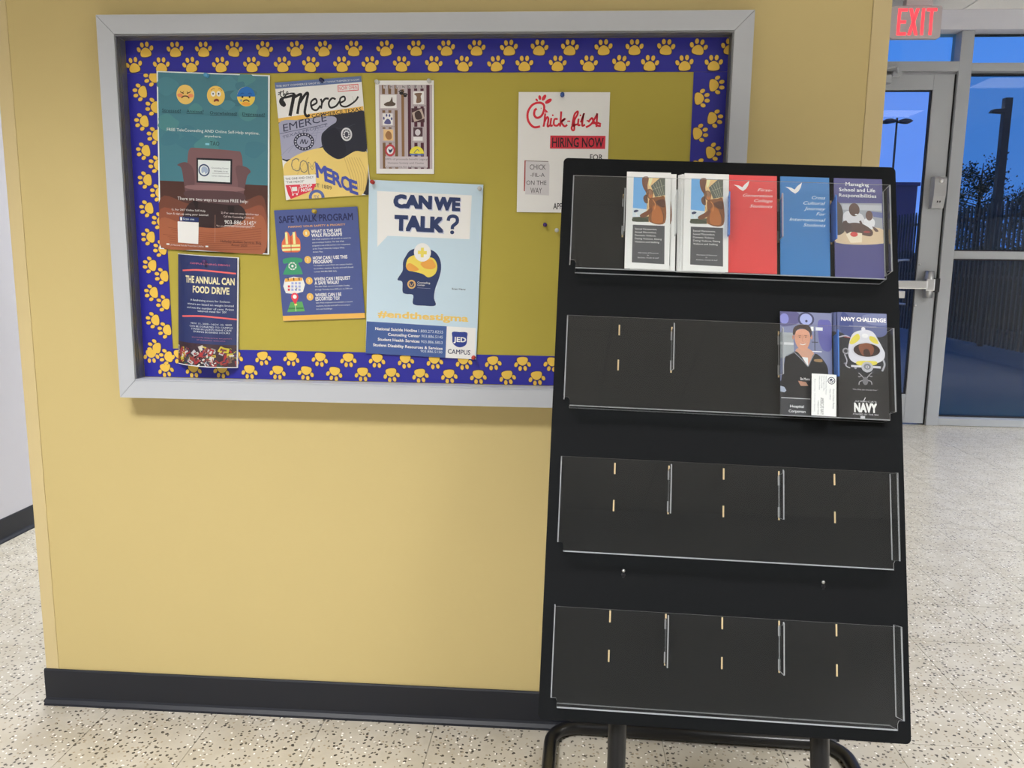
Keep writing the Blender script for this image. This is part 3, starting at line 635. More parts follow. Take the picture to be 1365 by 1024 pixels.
# 4 striped raffle sheet
s=Sheet(.1435,.2195,(70,88),(622,88),(80,965),paper=(222,220,224),gain=1.32)
s.rect(104,128,606,918,(172,162,168),1)
for x in (134,192,252): s.rect(x,130,x+28,916,(112,84,58),2)
for x in (316,): s.rect(x,170,x+26,800,(128,96,66),2)
for x in (376,436,496,552): s.rect(x,130,x+30,916,(74,34,50),2)
s.rect(164,800,570,905,(186,178,184),4)
for i,q in enumerate(('100% of proceeds benefit Legacy','Humane Society and Canine','Companions for Independence')): s.t(q,(166,190,176)[i],834+i*36,(568,532,550)[i],17,(96,92,98),5)
for i,ch in enumerate('THUNDER'): s.rect(148+i*58,132,178+i*58,162,(190,184,188),3); s.t(ch,153+i*58,158,173+i*58,22,(62,56,62),4,.02)
def logo(x0,y0,x1,y1,cap): s.rect(x0-14,y0-6,x1+10,y1+20,(176,166,172),3); s.rect(x0,y0,x1,y1,(214,212,216),4); s.t(cap,x0-10,y1+17,x1+20,10,(110,104,110),5)
logo(118,220,272,345,'Legacy Humane'); s.blob([(152,310),(180,290),(210,280),(230,240),(238,285),(262,300),(250,322),(180,326)],(84,72,64),5)
logo(140,395,236,505,'Pawsitive Pals'); s.blob([(155,485),(172,455),(190,445),(212,460),(218,490),(188,495)],(84,84,132),5)
for x,y in ((152,440),(178,412),(206,414),(226,444)): s.ell(x,y,8,14,(84,84,132),5)
logo(148,545,240,650,'Canine Comp.'); s.rect(148,545,240,650,(214,180,128),5); s.blob([(165,600),(190,560),(222,580),(225,630),(190,640)],(150,108,70),6)
s.ell(212,742,50,58,(176,64,74),5,n=24); s.ell(212,742,32,38,(210,208,214),6); s.blob([(195,730),(215,738),(238,720),(228,752),(208,765)],(50,56,80),7)
logo(430,190,530,308,'Tiki Mug'); s.blob([(440,210),(510,205),(500,235),(505,285),(460,295),(462,240)],(116,92,76),5)
s.rect(412,345,536,478,(70,44,52),3); s.poly([(418,388),(510,348),(538,440),(440,474)],(176,160,150),4); s.blob([(445,390),(490,370),(515,440),(460,450)],(62,46,46),5)
logo(432,525,520,650,'Frontier'); s.rect(432,525,520,612,(72,50,58),5); s.ell(474,572,26,30,(196,192,198),6)
s.poly([(466+68*math.cos(a),772+68*math.sin(a)) for a in [pi+k*pi/16 for k in range(17)]],(226,202,66),5); s.line([(400,782),(530,784)],14,(92,110,168),6,False); s.line([(440,766),(470,735),(488,752)],6,(84,94,130),6)
for x,y,r in ((318,205,20),(354,230,16)):
    s.ell(x,y,r,r*.8,(30,28,30),6)
    for a in (-.9,-.3,.3,.9): s.ell(x+math.sin(a)*r*1.3,y-math.cos(a)*r*1.3,6,7,(30,28,30),6)
s.make('flyer',hang((-.474,1.6815),.1435,.2195,0.0,-.008),M_INK,label='small white flyer with brown and maroon stripes and eight small logos, pinned upright',cat='flyer')

# 5 can we talk poster
s=Sheet(.2835,.4315,(50,20),(660,45),(28,945),paper=(176,196,232),gain=1.36)
s.poly([(92,78),(600,100),(592,328),(150,312),(94,370)],(216,220,236),1); s.poly([(100,88),(588,108),(582,318),(150,302),(104,345)],(224,226,240),2)
NV=(38,52,92)
for st,x0,x1,y in (('CAN',186,382,160),('WE',404,534,172),('TALK',192,446,278)): s.t(st,x0+4,y+5,x1+4,60 if st!='TALK' else 70,(176,182,204),3,.06); s.t(st,x0,y,x1,60 if st!='TALK' else 70,NV,4,.06)
s.line([(476,232),(482,214),(502,208),(522,216),(524,238),(510,252),(500,262),(499,276)],18,NV,4); s.ell(498,292,11,10,NV,4)
s.blob([(248,420),(270,390),(310,376),(360,376),(410,398),(436,440),(440,490),(428,540),(410,590),(404,640),(412,680),(350,682),(290,674),(290,626),(250,620),(232,608),(230,556),(205,546),(210,530),(232,495),(234,450)],NV,3,4)
s.blob([(250,470),(262,430),(300,412),(350,420),(400,430),(420,470),(408,512),(372,530),(340,512),(290,500),(262,494)],(234,190,84),4); s.blob([(252,474),(268,455),(300,470),(320,490),(290,498),(260,492)],(226,150,70),5); s.blob([(330,458),(352,440),(390,436),(412,470),(392,486),(360,484),(340,474)],(226,150,70),5)
s.ell(339,398,46,49,(236,238,244),5,n=28); s.rect(331,373,347,424,(234,196,90),6); s.rect(315,389,363,407,(234,196,90),6)
s.ell(281,568,23,24,(196,160,104),5); s.ell(281,568,15,16,(52,58,84),6); s.line([(270,560),(280,576),(292,560)],4,(196,160,104),7)
s.t('Counseling',313,562,382,9,(214,218,232),5,.01); s.t('Center',313,575,354,9,(214,218,232),5,.01); s.line([(313,586),(384,590)],1.5,(150,156,180),5,False)
s.t('Scan Here',500,594,574,9,(50,54,70),3,.01)
s.t('#endthestigma',98,745,590,34,(226,180,100),3,.03)
s.poly([(34,770),(475,792),(469,980),(28,945)],(60,84,138),1); s.poly([(475,792),(634,799),(630,990),(469,980)],(226,228,238),1)
for a,b,x0,xm,x1,y in (('National Suicide Hotline','1.800.273.8255',82,312,455,822),('Counseling Center','903.886.5145',152,328,454,850),('Student Health Services','903.886.5853',96,326,453,880)):
    s.t(a,x0,y-6 if x0<100 else y-3,xm,15,(226,230,242),3,.02); s.t(b,xm+8,y+4,x1,15,(186,196,222),3)
s.t('Student Disability Resources & Services',70,905,453,15,(226,230,242),3,.02); s.t('903.886.5150',332,935,452,13,(186,196,222),3)
s.blob([(506,822),(545,822),(586,824),(587,850),(584,885),(568,900),(546,905),(525,898),(508,880),(506,850)],(40,56,130),3,3); s.t('JED',514,874,580,25,(232,236,246),4,.03); s.t('CAMPUS',482,940,605,24,(42,50,82),3,.012)
s.make('poster',hang((-.492,1.447),.2835,.4315,-2.05,-.0105),M_INKS,label='tall pale blue poster with a navy head silhouette and yellow brain',cat='poster')

# 6 food drive flyer, curling away from the board
def curl(u,v):
    W=.172; a=(u/W-.5)*1.35; R_=W/1.35
    return (R_*math.sin(a), R_*(math.cos(a)-math.cos(.675))*1.0+.002*(1-v/.283))
s=Sheet(.172,.283,(105,57),(583,95),(75,930),paper=(42,52,98),gain=1.32,bend=curl,nseg=24)
s.t('CAMPUS DINING DRIVES',235,140,520,13,(196,104,128),3); 
for y in (190,548): s.line([(160 if y==190 else 142,y),(300,y-2),(430,y+12),(558 if y==190 else 565,y+(30 if y==190 else 34))],11,(216,98,98),3)
s.t('THE ANNUAL CAN',190,280,546,50,(232,206,168),3,.03); s.t('FOOD DRIVE',252,360,508,50,(232,206,168),3,.03)
for i,q in enumerate(('A fundraising event for Sodexo,','winners are based on weight limited','and not the number of cans. Prizes','catered meal for 20!')): s.t(q,(228,200,196,285)[i],424+i*29,(514,536,536,484)[i],15,(200,208,226),3,.004)
for i,q in enumerate(('NOV. 11, 2020 - NOV. 22, 2020','CAN BE DONATED TO CAMPUS','STAND IN LION\'S MANE CAFE','DURING BUSINESS HOURS')): s.t(q,(226,214,228,246)[i],606+i*22,(518,524,516,504)[i],13,(196,204,222),3,.004)
s.t('sponsored by dining services and partners',230,712,514,8,(170,110,140),3); s.t('all donations welcome',270,735,470,8,(170,110,140),3)
s.full(.79,.999,(60,44,54),1)
random.seed(11)
for i in range(95):
    cx,cy=random.uniform(78,590),random.uniform(792,925); cy+=(cx-78)*.055; w,h,a=random.uniform(14,34),random.uniform(10,20),random.uniform(0,3.1); c=random.choice([(150,46,54),(186,180,176),(48,84,64),(190,176,60),(110,88,70),(54,48,86),(170,172,180),(90,34,42),(150,60,60),(34,34,44),(60,44,54)])
    ca,sa=math.cos(a),math.sin(a); s.poly([(cx+x*ca-y*sa,cy+x*sa+y*ca) for x,y in ((-w,-h),(w,-h),(w,h),(-w,h))],c,2+i%4)
    s.poly([(cx+x*ca-y*sa,cy+x*sa+y*ca) for x,y in ((-w*.5,-h*.35),(w*.5,-h*.35),(w*.5,h*.35),(-w*.5,h*.35))],random.choice([(196,192,188),(160,46,52),(50,50,74),(110,60,60)]),3+i%4)
for a,b,c,d in ((.978,1,0,1),(0,1,0,.006),(0,1,.992,1)): s.full(c,d,(206,208,222),9,a,b)
s.make('flyer',hang((-.994,1.262),.172,.283,-3.0,-.0082),M_INKG,label='navy flyer curling off the board, packaged food printed along its foot',cat='flyer')

# 7 hiring flyer (the printed cow is left out; its placard stays)
s=Sheet(.2185,.2825,(58,67),(683,67),(40,888),paper=(222,224,234),gain=1.36)
RD=(196,36,54)
s.line([(205,298),(160,302),(124,262),(120,205),(150,155),(195,138),(228,150),(232,185),(215,225),(185,240),(165,222),(168,190),(182,178)],15,RD,2); s.ell(212,176,3,4,RD,3); s.poly([(240,180),(262,202),(238,206)],RD,3)
for x,y,rx,ry,a in ((182,120,11,7,.9),(203,104,16,10,1.3),(232,104,22,12,2.1),(262,128,26,13,2.6)): s.ell(x,y,rx,ry,RD,2,a)
def ps(*p,w=13): s.line(list(p),w,RD,3)
ps((228,300),(234,270),(240,210)); ps((234,270),(252,236),(262,248),(256,296),(272,290)); ps((282,240),(276,290),(292,290)); s.ell(292,222,6,6,RD,3)
ps((326,248),(304,250),(300,285),(322,292),(338,276)); ps((350,196),(346,260),(342,298)); ps((348,270),(378,244),(352,266),(372,296),(392,286)); ps((392,262),(412,262),w=8)
ps((426,292),(440,220),(462,196),(462,215),(440,260),(440,318),(424,318),(426,296),(460,282)); ps((470,244),(466,286),(482,286)); s.ell(482,222,6,6,RD,3); ps((484,270),(506,210),(500,230),(494,290),(514,284)); ps((524,258),(546,258),w=8)
ps((520,302),(556,280),(592,222),(596,215),(592,300)); ps((536,268),(560,240),(572,262),(600,290),(622,292)); ps((560,276),(600,272),(622,282))
s.rect(275,359,655,448,(186,44,62),1); s.t('HIRING NOW',288,436,640,62,(36,24,30),2,.015)
s.t('FOR',549,522,636,36,(34,34,40),2,.01); s.t('APPLY',296,865,400,42,(34,34,40),2,.01)
s.poly([(96,530),(108,530),(98,742),(90,742)],(150,66,66),2); s.poly([(104,534),(262,536),(270,560),(266,770),(100,764)],(190,188,192),3); s.line([(104,533),(262,536)],4,(90,70,70),4,False)
for q,a,b,y,h in (('CHICK',132,244,592,34),('-FIL-A',136,236,642,26),('ON THE',108,248,698,30),('WAY',136,216,756,38)): s.t(q,a,y,b,h,(58,56,62),4,0)
s.make('flyer',hang((-.125,1.6545),.2185,.2825,-.2,-.008),M_INKS,label='white hiring flyer with red script and a red bar, partly hidden by the black rack',cat='flyer')

# push pins
def pin(x,z,y,c,label,tilt=(0,0)):
    m=mat('pin_plastic',c,.25,coat=.3); mb=MB(); Mx=Matrix.Rotation(tilt[0],4,'X')@Matrix.Rotation(tilt[1],4,'Z')@Matrix.Rotation(pi/2,4,'X')
    mb.lathe([(0,0),(.0048,0),(.0052,.0012),(.0032,.0028),(.0028,.0085),(.0044,.0105),(.0050,.0118),(.0046,.0134),(0,.0140)],16,0,Mx)
    mb.lathe([(0,-.001),(.0004,-.001),(.0004,.0005),(0,.0005)],6,1,Mx)
    mb.build('push_pin',[m,M_CHROME],None,T(x,y,z),label=label,cat='push pin',group='push pins on the bulletin board')
pin(-.89,1.693,-.0108,(.10,.38,.68,1),'light blue push pin at the top of the teal poster')
pin(-.604,1.681,-.010,(.015,.02,.10,1),'dark navy push pin at the top of the tilted shirt and cap flyer')
pin(-.630,1.369,-.0102,(.55,.40,.05,1),'yellow push pin at the top of the slate blue flyer')
CLR=(.62,.63,.62,1)
pin(-.468,1.677,-.0088,CLR,'clear push pin in the upper left corner of the striped flyer'); pin(-.341,1.679,-.0088,CLR,'clear push pin in the upper right corner of the striped flyer')
pin(-.482,1.441,-.0121,(.50,.03,.02,1),'red push pin in the upper left corner of the pale blue poster'); pin(-.217,1.427,-.0118,CLR,'clear push pin in the upper right corner of the pale blue poster')
pin(-.230,1.011,-.0118,(.50,.05,.03,1),'red push pin in the lower right corner of the pale blue poster')
pin(-.904,1.242,-.0358,(.10,.04,.16,1),'dark purple push pin at the top of the navy food drive flyer',(.0,-.0))
pin(-.020,1.647,-.0092,(.02,.07,.28,1),'blue push pin at the top of the white hiring flyer')
pin(-.056,1.342,-.0060,(.06,.02,.17,1),'purple push pin stuck in the olive paper below the hiring flyer'); pin(-.027,1.329,-.0060,CLR,'clear push pin half hidden by the rack, below the hiring flyer')

# ------------------------------------------------------------------ brochure rack
RO=Vector((-.03561,-.61231,.39724)); RU=Vector((.999703,.005402,-.023762)); RV=Vector((.020799,.318948,.947544)); RW=RV.cross(RU)
RM=Matrix(((RU.x,RW.x,RV.x,RO.x),(RU.y,RW.y,RV.y,RO.y),(RU.z,RW.z,RV.z,RO.z),(0,0,0,1)))   # x across, y away, z up the panel
rack=empty('brochure_rack',(.33,-.40,0)); tag(rack,'tilted black brochure rack with four clear acrylic trays on a bent tube base','display rack')
def roundrect(x0,x1,z0,z1,r,n=5):
    pts=[]
    for cx,cz,a0 in ((x1-r,z0+r,-pi/2),(x1-r,z1-r,0),(x0+r,z1-r,pi/2),(x0+r,z0+r,pi)):
        for k in range(n+1): a=a0+k*pi/2/n; pts.append((cx+r*math.cos(a),cz+r*math.sin(a)))
    return pts
PW,PH=.69,1.1348
panel=MB().prism(roundrect(0,PW,0,PH,.010),0,.012).build('panel',M_PANEL,rack,RM)
slot=MB().box(-.0015,.0015,-.0004,.003,-.011,.011).mesh('slot_insert',M_WOOD)
VB=[.8800,.5970,.3145,.0300]; HT=[.200,.184,.1825,.1825]
for r,vb in enumerate(VB):
    # tray: front sheet, floor, two ends; the lower corners are notched
    mb=MB(); u0,u1=.0215,.6645; D=.036; t=.0022; h=HT[r]
    out=[(u0+.0125,vb),(u1-.0125,vb),(u1-.0125,vb+.012),(u1-.010,vb+.0175),(u1,vb+.0175),(u1,vb+h),(u0,vb+h),(u0,vb+.0175),(u0+.010,vb+.0175),(u0+.0125,vb+.012)]
    n=len(out); vs=[(a,-D,b) for a,b in out]+[(a,-D+t,b) for a,b in out]
    tr=tessellate_polygon([[Vector((a,b,0)) for a,b in out]])
    mb.add(vs,[tuple(q) for q in tr],0); mb.add(vs,[tuple(n+i for i in reversed(q)) for q in tr],0); mb.add(vs,[(i,(i+1)%n,n+(i+1)%n,n+i) for i in range(n)],1)
    mb.box(u0+.0125,u1-.0125,-D+t,-.0006,vb,vb+t,0,edge=1,thin=2)
    for a in (u0,u1-t): mb.box(a,a+t,-D+t,-.0006,vb+.0175,vb+h,0,edge=1,thin=0)
    tray=mb.build('acrylic_tray',[M_ACR,M_ACRE],rack,RM)
    for u in (.1295,.236,.343,.450,.557):
        tab={0:{.1295:0,.236:0,.343:1,.45:0,.557:1},1:{.236:0,.45:0,.557:1},2:{.236:0,.45:0},3:{.236:0,.45:0}}[r].get(u)
        for dz in (.166,.093):
            if r==1 and u==.343: continue
            o=bpy.data.objects.new('slot_insert',slot); COL.objects.link(o); place(o,panel,RM@T(u,0,vb+dz))
        if tab is not None:
            b=MB(); z0,z1=vb+.083,vb+.175
            b.prism([(-.0008,z0+.003),(-.0335,z0),(-.0335,z1),(-.030,z1+.003),(-.024,z1-.004),(-.0008,z1-.006)],u-.0011,u+.0011,axis='x')
            ed=MB(); # rebuild with bright cut edges
            pr=[(-.0008,z0+.003),(-.0335,z0),(-.0335,z1),(-.030,z1+.003),(-.024,z1-.004),(-.0008,z1-.006)]
            va=[(u-.0011,a,c) for a,c in pr]+[(u+.0011,a,c) for a,c in pr]; k=len(pr)
            ed.add(va,[tuple(range(k)),tuple(reversed(range(k,2*k)))],0); ed.add(va,[(i,(i+1)%k,k+(i+1)%k,k+i) for i in range(k)],1)
            ed.add([(u-.0022,-.0008,z0+.004),(u+.0022,-.0008,z0+.004),(u+.0022,-.0008,z0+.024),(u-.0022,-.0008,z0+.024)],[(0,1,2,3)],1)
            ed.add([(u-.0022,-.0008,z1-.026),(u+.0022,-.0008,z1-.026),(u+.0022,-.0008,z1-.008),(u-.0022,-.0008,z1-.008)],[(0,1,2,3)],1)
            ed.build('divider_tab',[M_BLUEA,M_BLUEA] if tab else [M_ACR,M_ACRE],tray,RM, label='translucent blue divider tab' if tab else None)
for u in (.1525,.5335):
    k=MB(); k.lathe([(0,0),(.0042,0),(.0042,.0004),(0,.0004)],14,0,T(u,0,.2755)@Matrix.Rotation(pi/2,4,'X')); k.box(u-.0022,u+.0022,-.0004,0,.270,.281)
    kh=k.build('keyhole',M_GASKET,panel,RM)
    MB().lathe([(0,0),(.0034,0),(.003,.0016),(0,.0022)],14,0,T(u,-.0005,.2835)@Matrix.Rotation(pi/2,4,'X')).build('screw_head',M_CHROME,panel,RM)
    # upright tube behind the panel down to the base
    top=RM@Vector((u,.0305,PH+.004)); v=RV; t_=(top.z-.0175)/v.z; bot=top-v*t_
    MB().tube([top,top-v*.01,bot+v*.02,bot],[.0155,.0175,.0175,.0175],18).build('upright',M_TUBE,rack,I4)
    FY_=bot.y
# closed base loop on the floor
a_=math.radians(-2.4); LX0,LX1,LY1,LY0=-.022,.733,-.030,FY_; r_=.075; zz=.0176
pts=[]
cx0,cy0=(LX0+LX1)/2,(LY0+LY1)/2
for cx,cy,s0 in ((LX1-r_,LY1-r_,0),(LX0+r_,LY1-r_,pi/2),(LX0+r_,LY0+r_,pi),(LX1-r_,LY0+r_,3*pi/2)):
    for k in range(9): a=s0+k*pi/16; pts.append((cx+r_*math.cos(a),cy+r_*math.sin(a)))
ca,sa=math.cos(a_*.6),math.sin(a_*.6)
pts=[(cx0+(x-cx0)*ca-(y-cy0)*sa,LY0+(x-cx0)*sa+(y-LY0)*ca+.0,zz) for x,y in pts]
MB().tube(pts,.0172,16,closed=True).build('base_tube',M_TUBE,rack,I4)

# ------------------------------------------------------------------ brochures in the trays
def slip(sh,name,uc,vb,w,label,deg=0,mt=None,cat='brochure',group=None):
    sh.make(name,RM@T(uc,-w,vb)@Matrix.Rotation(-math.radians(deg),4,'Y'),mt,label=label,cat=cat,group=group)
def statue(th=.0011):
    s=Sheet(.0915,.2115,(552,157),(880,160),(532,880),th=th,paper=(226,228,240),gain=1.32)
    s.poly([(602,196),(836,199),(830,536),(592,532)],(104,160,222),1)
    s.poly([(594,430),(700,440),(700,534),(592,532)],(196,206,220),2); s.poly([(592,500),(712,492),(714,534),(592,532)],(84,78,62),3)
    s.poly([(712,200),(836,200),(830,536),(690,534),(700,400),(690,330)],(214,182,132),2)
    s.blob([(668,200),(712,197),(704,260),(706,305),(686,300),(666,255)],(112,74,58),3)
    s.poly([(730,262),(800,198),(836,199),(834,330),(760,345)],(92,96,88),4)
    s.blob([(715,215),(726,204),(742,206),(728,250),(716,262)],(236,210,164),5,3); s.line([(700,400),(716,470),(712,534)],5,(172,140,96),3,False)
    s.blob([(596,505),(640,500),(690,508),(710,520),(700,533),(596,532)],(60,66,50),4,3)
    for i in range(4): s.line([(745+i*18,250-i*12),(790+i*12,340-i*2)],2.5,(170,168,150),5,False)
    s.line([(745,290),(834,255)],2,(170,168,150),5,False)
    s.blob([(700,300),(722,285),(745,305),(742,345),(730,362),(706,350)],(120,84,60),5); s.ell(726,336,14,22,(178,112,66),6); s.blob([(676,342),(700,330),(706,390),(688,392),(674,370)],(98,68,56),4)
    s.blob([(716,365),(750,350),(790,345),(832,350),(832,536),(720,533),(716,450)],(128,78,44),6); s.blob([(750,410),(800,430),(815,530),(740,532),(735,470)],(166,98,48),7); s.blob([(765,380),(826,362),(830,420),(790,412)],(88,54,40),7); s.blob([(712,300),(724,292),(736,306),(734,328),(722,334)],(146,106,80),6,3); s.line([(716,352),(722,360),(732,360)],3,(70,40,26),8); s.line([(742,365),(760,395),(756,440)],5,(200,134,80),8); s.line([(806,440),(822,480),(820,530)],5,(96,56,34),8); s.line([(690,300),(700,330),(698,372)],5,(70,46,40),6)
    s.blob([(648,482),(700,450),(730,425),(740,450),(700,490),(660,502)],(110,66,44),7); s.line([(616,462),(628,498)],6,(228,224,214),4,False); s.blob([(602,452),(622,444),(638,452),(622,462),(606,464)],(44,52,84),5)
    s.poly([(594,556),(829,560),(824,843),(586,834)],(74,74,78),1)
    for i,q in enumerate(('Sexual Harassment,','Sexual Misconduct,','Domestic Violence,','Dating Violence, Dating','Violence and Stalking')): s.t(q,610,592+i*24,(772,768,764,806,788)[i],13,(214,214,216),2,.004)
    for q,a,b,y in (('Information & Resources',632,782,766),('for',698,712,784),('Students, Faculty & Staff',628,786,802)): s.t(q,a,y,b,9,(196,196,200),2,shear=.3)
    return s
GW='white brochures with a bronze statue photo in the top tray'
slip(statue(),'brochure',.1925,.8895,.0075,'white statue brochure half hidden behind the leftmost one in the top tray',.2,group=GW)
slip(statue(.0014),'brochure',.1805,.8905,.0115,'white statue brochure at the far left of the top tray, in front',.2,group=GW)
for k in range(3): slip(statue(.002),'brochure',(.2875,.290,.2935)[k],.8888-.0004*k,.0045+.0036*k,('lowest white statue brochure of the second pile in the top tray','white statue brochure second from the back of the second pile','white statue brochure just behind the front of the second pile')[k],.1,group=GW)
slip(statue(.0014),'brochure',.2985,.8885,.0165,'white statue brochure on the front of the second pile, beside the red one',0,group=GW)
def dove(s,x0,y0,k=1.0):
    s.poly([(x0,y0+30*k),(x0+38*k,y0+36*k),(x0+62*k,y0+50*k),(x0+80*k,y0+26*k),(x0+112*k,y0),(x0+104*k,y0+34*k),(x0+88*k,y0+62*k),(x0+66*k,y0+78*k),(x0+40*k,y0+62*k),(x0+22*k,y0+44*k)],(232,226,232),2)
# red
s=Sheet(.0995,.2115,(68,165),(415,176),(62,905),th=.003,paper=(214,52,54),gain=1.15)
dove(s,106,212)
for i,(q,a) in enumerate((('First-',276),('Generation',172),('College',252),('Students',220))): s.t(q,a,292+i*41,382,22,(236,214,216),2,.0,.35)
slip(s,'brochure',.3940,.8905,.009,'red brochure with a white dove and white italic title in the top tray',0,M_INKS)
# blue
s=Sheet(.0995,.2125,(447,172),(803,180),(447,905),th=.003,paper=(26,110,178),gain=1.15)
dove(s,484,218,1.08)
for i,(q,a) in enumerate((('Cross',676),('Cultural',614),('Journey',618),('For',706),('International',512),('Students',612))): s.t(q,a,342+i*41,774,24,(206,222,238),2,.0,.35)
slip(s,'brochure',.5005,.8895,.009,'bright blue brochure with a white dove and white italic title in the top tray',0,M_INKS)
# navy
s=Sheet(.0975,.2135,(838,188),(1196,196),(846,905),th=.003,paper=(62,60,122),gain=1.15)
s.poly([(846,372),(1192,372),(1200,664),(850,660)],(150,152,162),1); s.rect(900,380,1190,420,(176,178,186),1)
for i,(q,a,b) in enumerate((('Managing',926,1098),('School and Life',878,1144),('Responsibilities',876,1152))): s.t(q,a,244+i*41,b,25,(220,222,238),2,.012)
s.blob([(900,560),(1020,545),(1196,560),(1198,660),(860,660)],(206,182,150),2); s.blob([(846,372),(885,380),(905,440),(900,520),(915,580),(850,590)],(66,50,44),3)
s.blob([(905,470),(925,435),(960,430),(1000,440),(1050,460),(1070,540),(1000,570),(930,560)],(206,204,210),3); s.ell(988,420,40,48,(82,52,42),4); s.ell(1004,456,12,5,(230,226,226),5); s.blob([(950,520),(1040,520),(1120,570),(1110,610),(1040,600),(960,570)],(80,52,44),5)
s.ell(936,540,34,26,(66,44,40),6); s.blob([(900,520),(930,500),(952,540),(1000,575),(985,600),(930,590)],(76,50,44),5); s.line([(1030,500),(1060,560),(1100,590)],16,(80,52,44),5)
s.blob([(1060,500),(1080,480),(1120,480),(1140,510),(1120,560),(1070,550)],(216,216,222),4); s.ell(1098,462,26,36,(86,54,42),5); s.blob([(1120,540),(1150,555),(1165,575),(1140,575)],(84,56,46),5); s.poly([(1110,430),(1195,440),(1195,480),(1130,470)],(92,100,150),2)
s.poly([(925,600),(960,580),(1045,590),(1042,655),(960,660)],(228,212,190),6); s.ell(985,598,28,18,(200,64,58),7); s.ell(1080,580,26,8,(150,50,50),6)
slip(s,'brochure',.6085,.8885,.009,'navy brochure with a photo of smiling children at the right end of the top tray',0,M_INKS)

# second tray
def diver(th=.0012):
    s=Sheet(.097,.2155,(597,88),(985,110),(597,935),th=th,paper=(34,36,44),gain=1.15)
    s.blob([(597,90),(985,112),(988,260),(900,300),(700,260),(597,240)],(86,94,136),1); s.blob([(620,140),(650,90),(720,180),(700,290),(620,240)],(60,72,124),2); s.blob([(800,120),(985,115),(986,200),(840,190)],(112,120,158),2)
    s.t('NAVY CHALLENGE',628,160,978,30,(232,232,240),6,.03); s.t('Start your journey to success.',690,207,905,10,(170,174,196),6)
    s.line([(606,292),(660,282),(700,300)],10,(190,186,196),4); s.line([(650,290),(700,300)],6,(170,60,64),5)
    s.blob([(690,330),(715,270),(760,245),(830,238),(880,262),(915,320),(950,390),(965,430),(950,480),(880,510),(760,508),(700,480),(678,420)],(204,204,214),3); s.blob([(690,340),(720,290),(760,268),(770,310),(720,350)],(218,204,84),4); s.blob([(850,290),(890,300),(918,350),(880,345),(850,320)],(218,204,84),4)
    s.ell(800,232,16,18,(210,210,220),4); s.ell(812,285,26,18,(222,222,230),5); s.ell(822,400,118,64,(196,196,206),5,n=28); s.ell(824,400,104,54,(52,36,34),6,n=28); s.blob([(760,370),(800,345),(850,350),(880,390),(860,440),(790,440)],(126,74,52),7); s.blob([(800,400),(835,395),(850,445),(805,448)],(60,38,34),8)
    s.blob([(750,488),(890,490),(885,520),(760,520)],(214,200,80),6); s.ell(825,535,46,42,(176,176,184),7); s.ell(825,532,28,24,(120,122,130),8); s.t('0',812,545,838,22,(210,210,216),9); s.line([(700,525),(780,530)],16,(206,206,214),6,False); s.line([(870,535),(930,540)],18,(196,196,206),6,False)
    s.ell(660,405,26,26,(150,150,158),6); s.ell(660,405,15,15,(50,50,56),7); s.line([(650,430),(668,480),(660,520),(690,540)],9,(176,176,186),5); s.line([(950,480),(960,520),(940,570)],14,(168,170,180),5)
    for i in range(14): s.ell(random.uniform(620,980),random.uniform(500,600),random.uniform(4,14),random.uniform(4,10),random.choice([(120,122,134),(70,72,84),(150,150,160)]),3)
    s.blob([(600,560),(700,545),(760,580),(880,590),(985,560),(985,940),(600,930)],(30,30,34),4)
    for a in (-1,1):
        s.line([(808+a*10,625),(808+a*30,600),(808+a*52,580)],7,(150,150,156),6); s.line([(808+a*14,640),(808+a*44,650),(808+a*50,675)],7,(150,150,156),6); s.line([(808+a*26,600),(808+a*46,612),(808+a*54,606)],6,(150,150,156),6)
    s.ell(808,645,22,32,(110,110,116),6); s.t('"We Dive the World Over"',708,714,904,10,(190,190,198),6,shear=.3)
    s.t('AMERICA\'S',722,808,892,11,(206,206,212),6); s.t('NAVY',720,884,890,66,(232,232,236),6,.045); s.t('FORGED BY THE SEA',708,908,906,11,(206,206,212),6)
    s.line([(790,806),(806,775)],6,(206,206,212),6,False); s.rect(765,918,800,940,(190,190,196),6)
    return s
GN='dark diver brochures fanned in the second tray'
for k in range(3): slip(diver(.0009),'brochure',.6025+.002*k,.6010-.0003*k,.0045+.0022*k,('dark diver brochure furthest back in the right-hand pile of the second tray','dark diver brochure third from the front in the second tray','dark diver brochure directly behind the front one in the second tray')[k],.2,M_INKG,group=GN)
slip(diver(.0012),'brochure',.6105,.6000,.0125,'glossy black brochure with a white and yellow diving helmet, right end of second tray',0,M_INKG,group=GN)
s=Sheet(.1015,.2115,(127,80),(540,96),(128,912),th=.0025,paper=(40,40,46),gain=1.15)
s.poly([(127,80),(540,96),(545,640),(127,640)],(120,126,160),1); s.blob([(127,85),(260,85),(290,160),(200,200),(127,190)],(86,84,128),2); s.ell(160,140,36,44,(124,128,190),3); s.ell(335,145,66,58,(60,62,92),2); s.ell(335,145,50,46,(150,160,206),3); s.ell(338,160,10,10,(60,62,92),4)
s.blob([(430,170),(480,150),(535,180),(538,380),(480,400),(440,330)],(92,92,158),2); s.rect(372,205,395,240,(224,226,240),3); s.rect(412,210,468,236,(216,220,238),3); s.rect(400,240,408,400,(70,72,90),3); s.line([(380,330),(430,332)],7,(60,60,72),4,False)
s.poly([(127,250),(230,255),(240,450),(127,460)],(160,166,172),2); s.rect(127,330,235,350,(206,208,212),3); s.poly([(360,400),(460,404),(458,412),(360,408)],(220,222,226),4)
s.blob([(250,395),(300,372),(352,382),(400,430),(380,520),(340,530),(270,470)],(196,150,130),4)
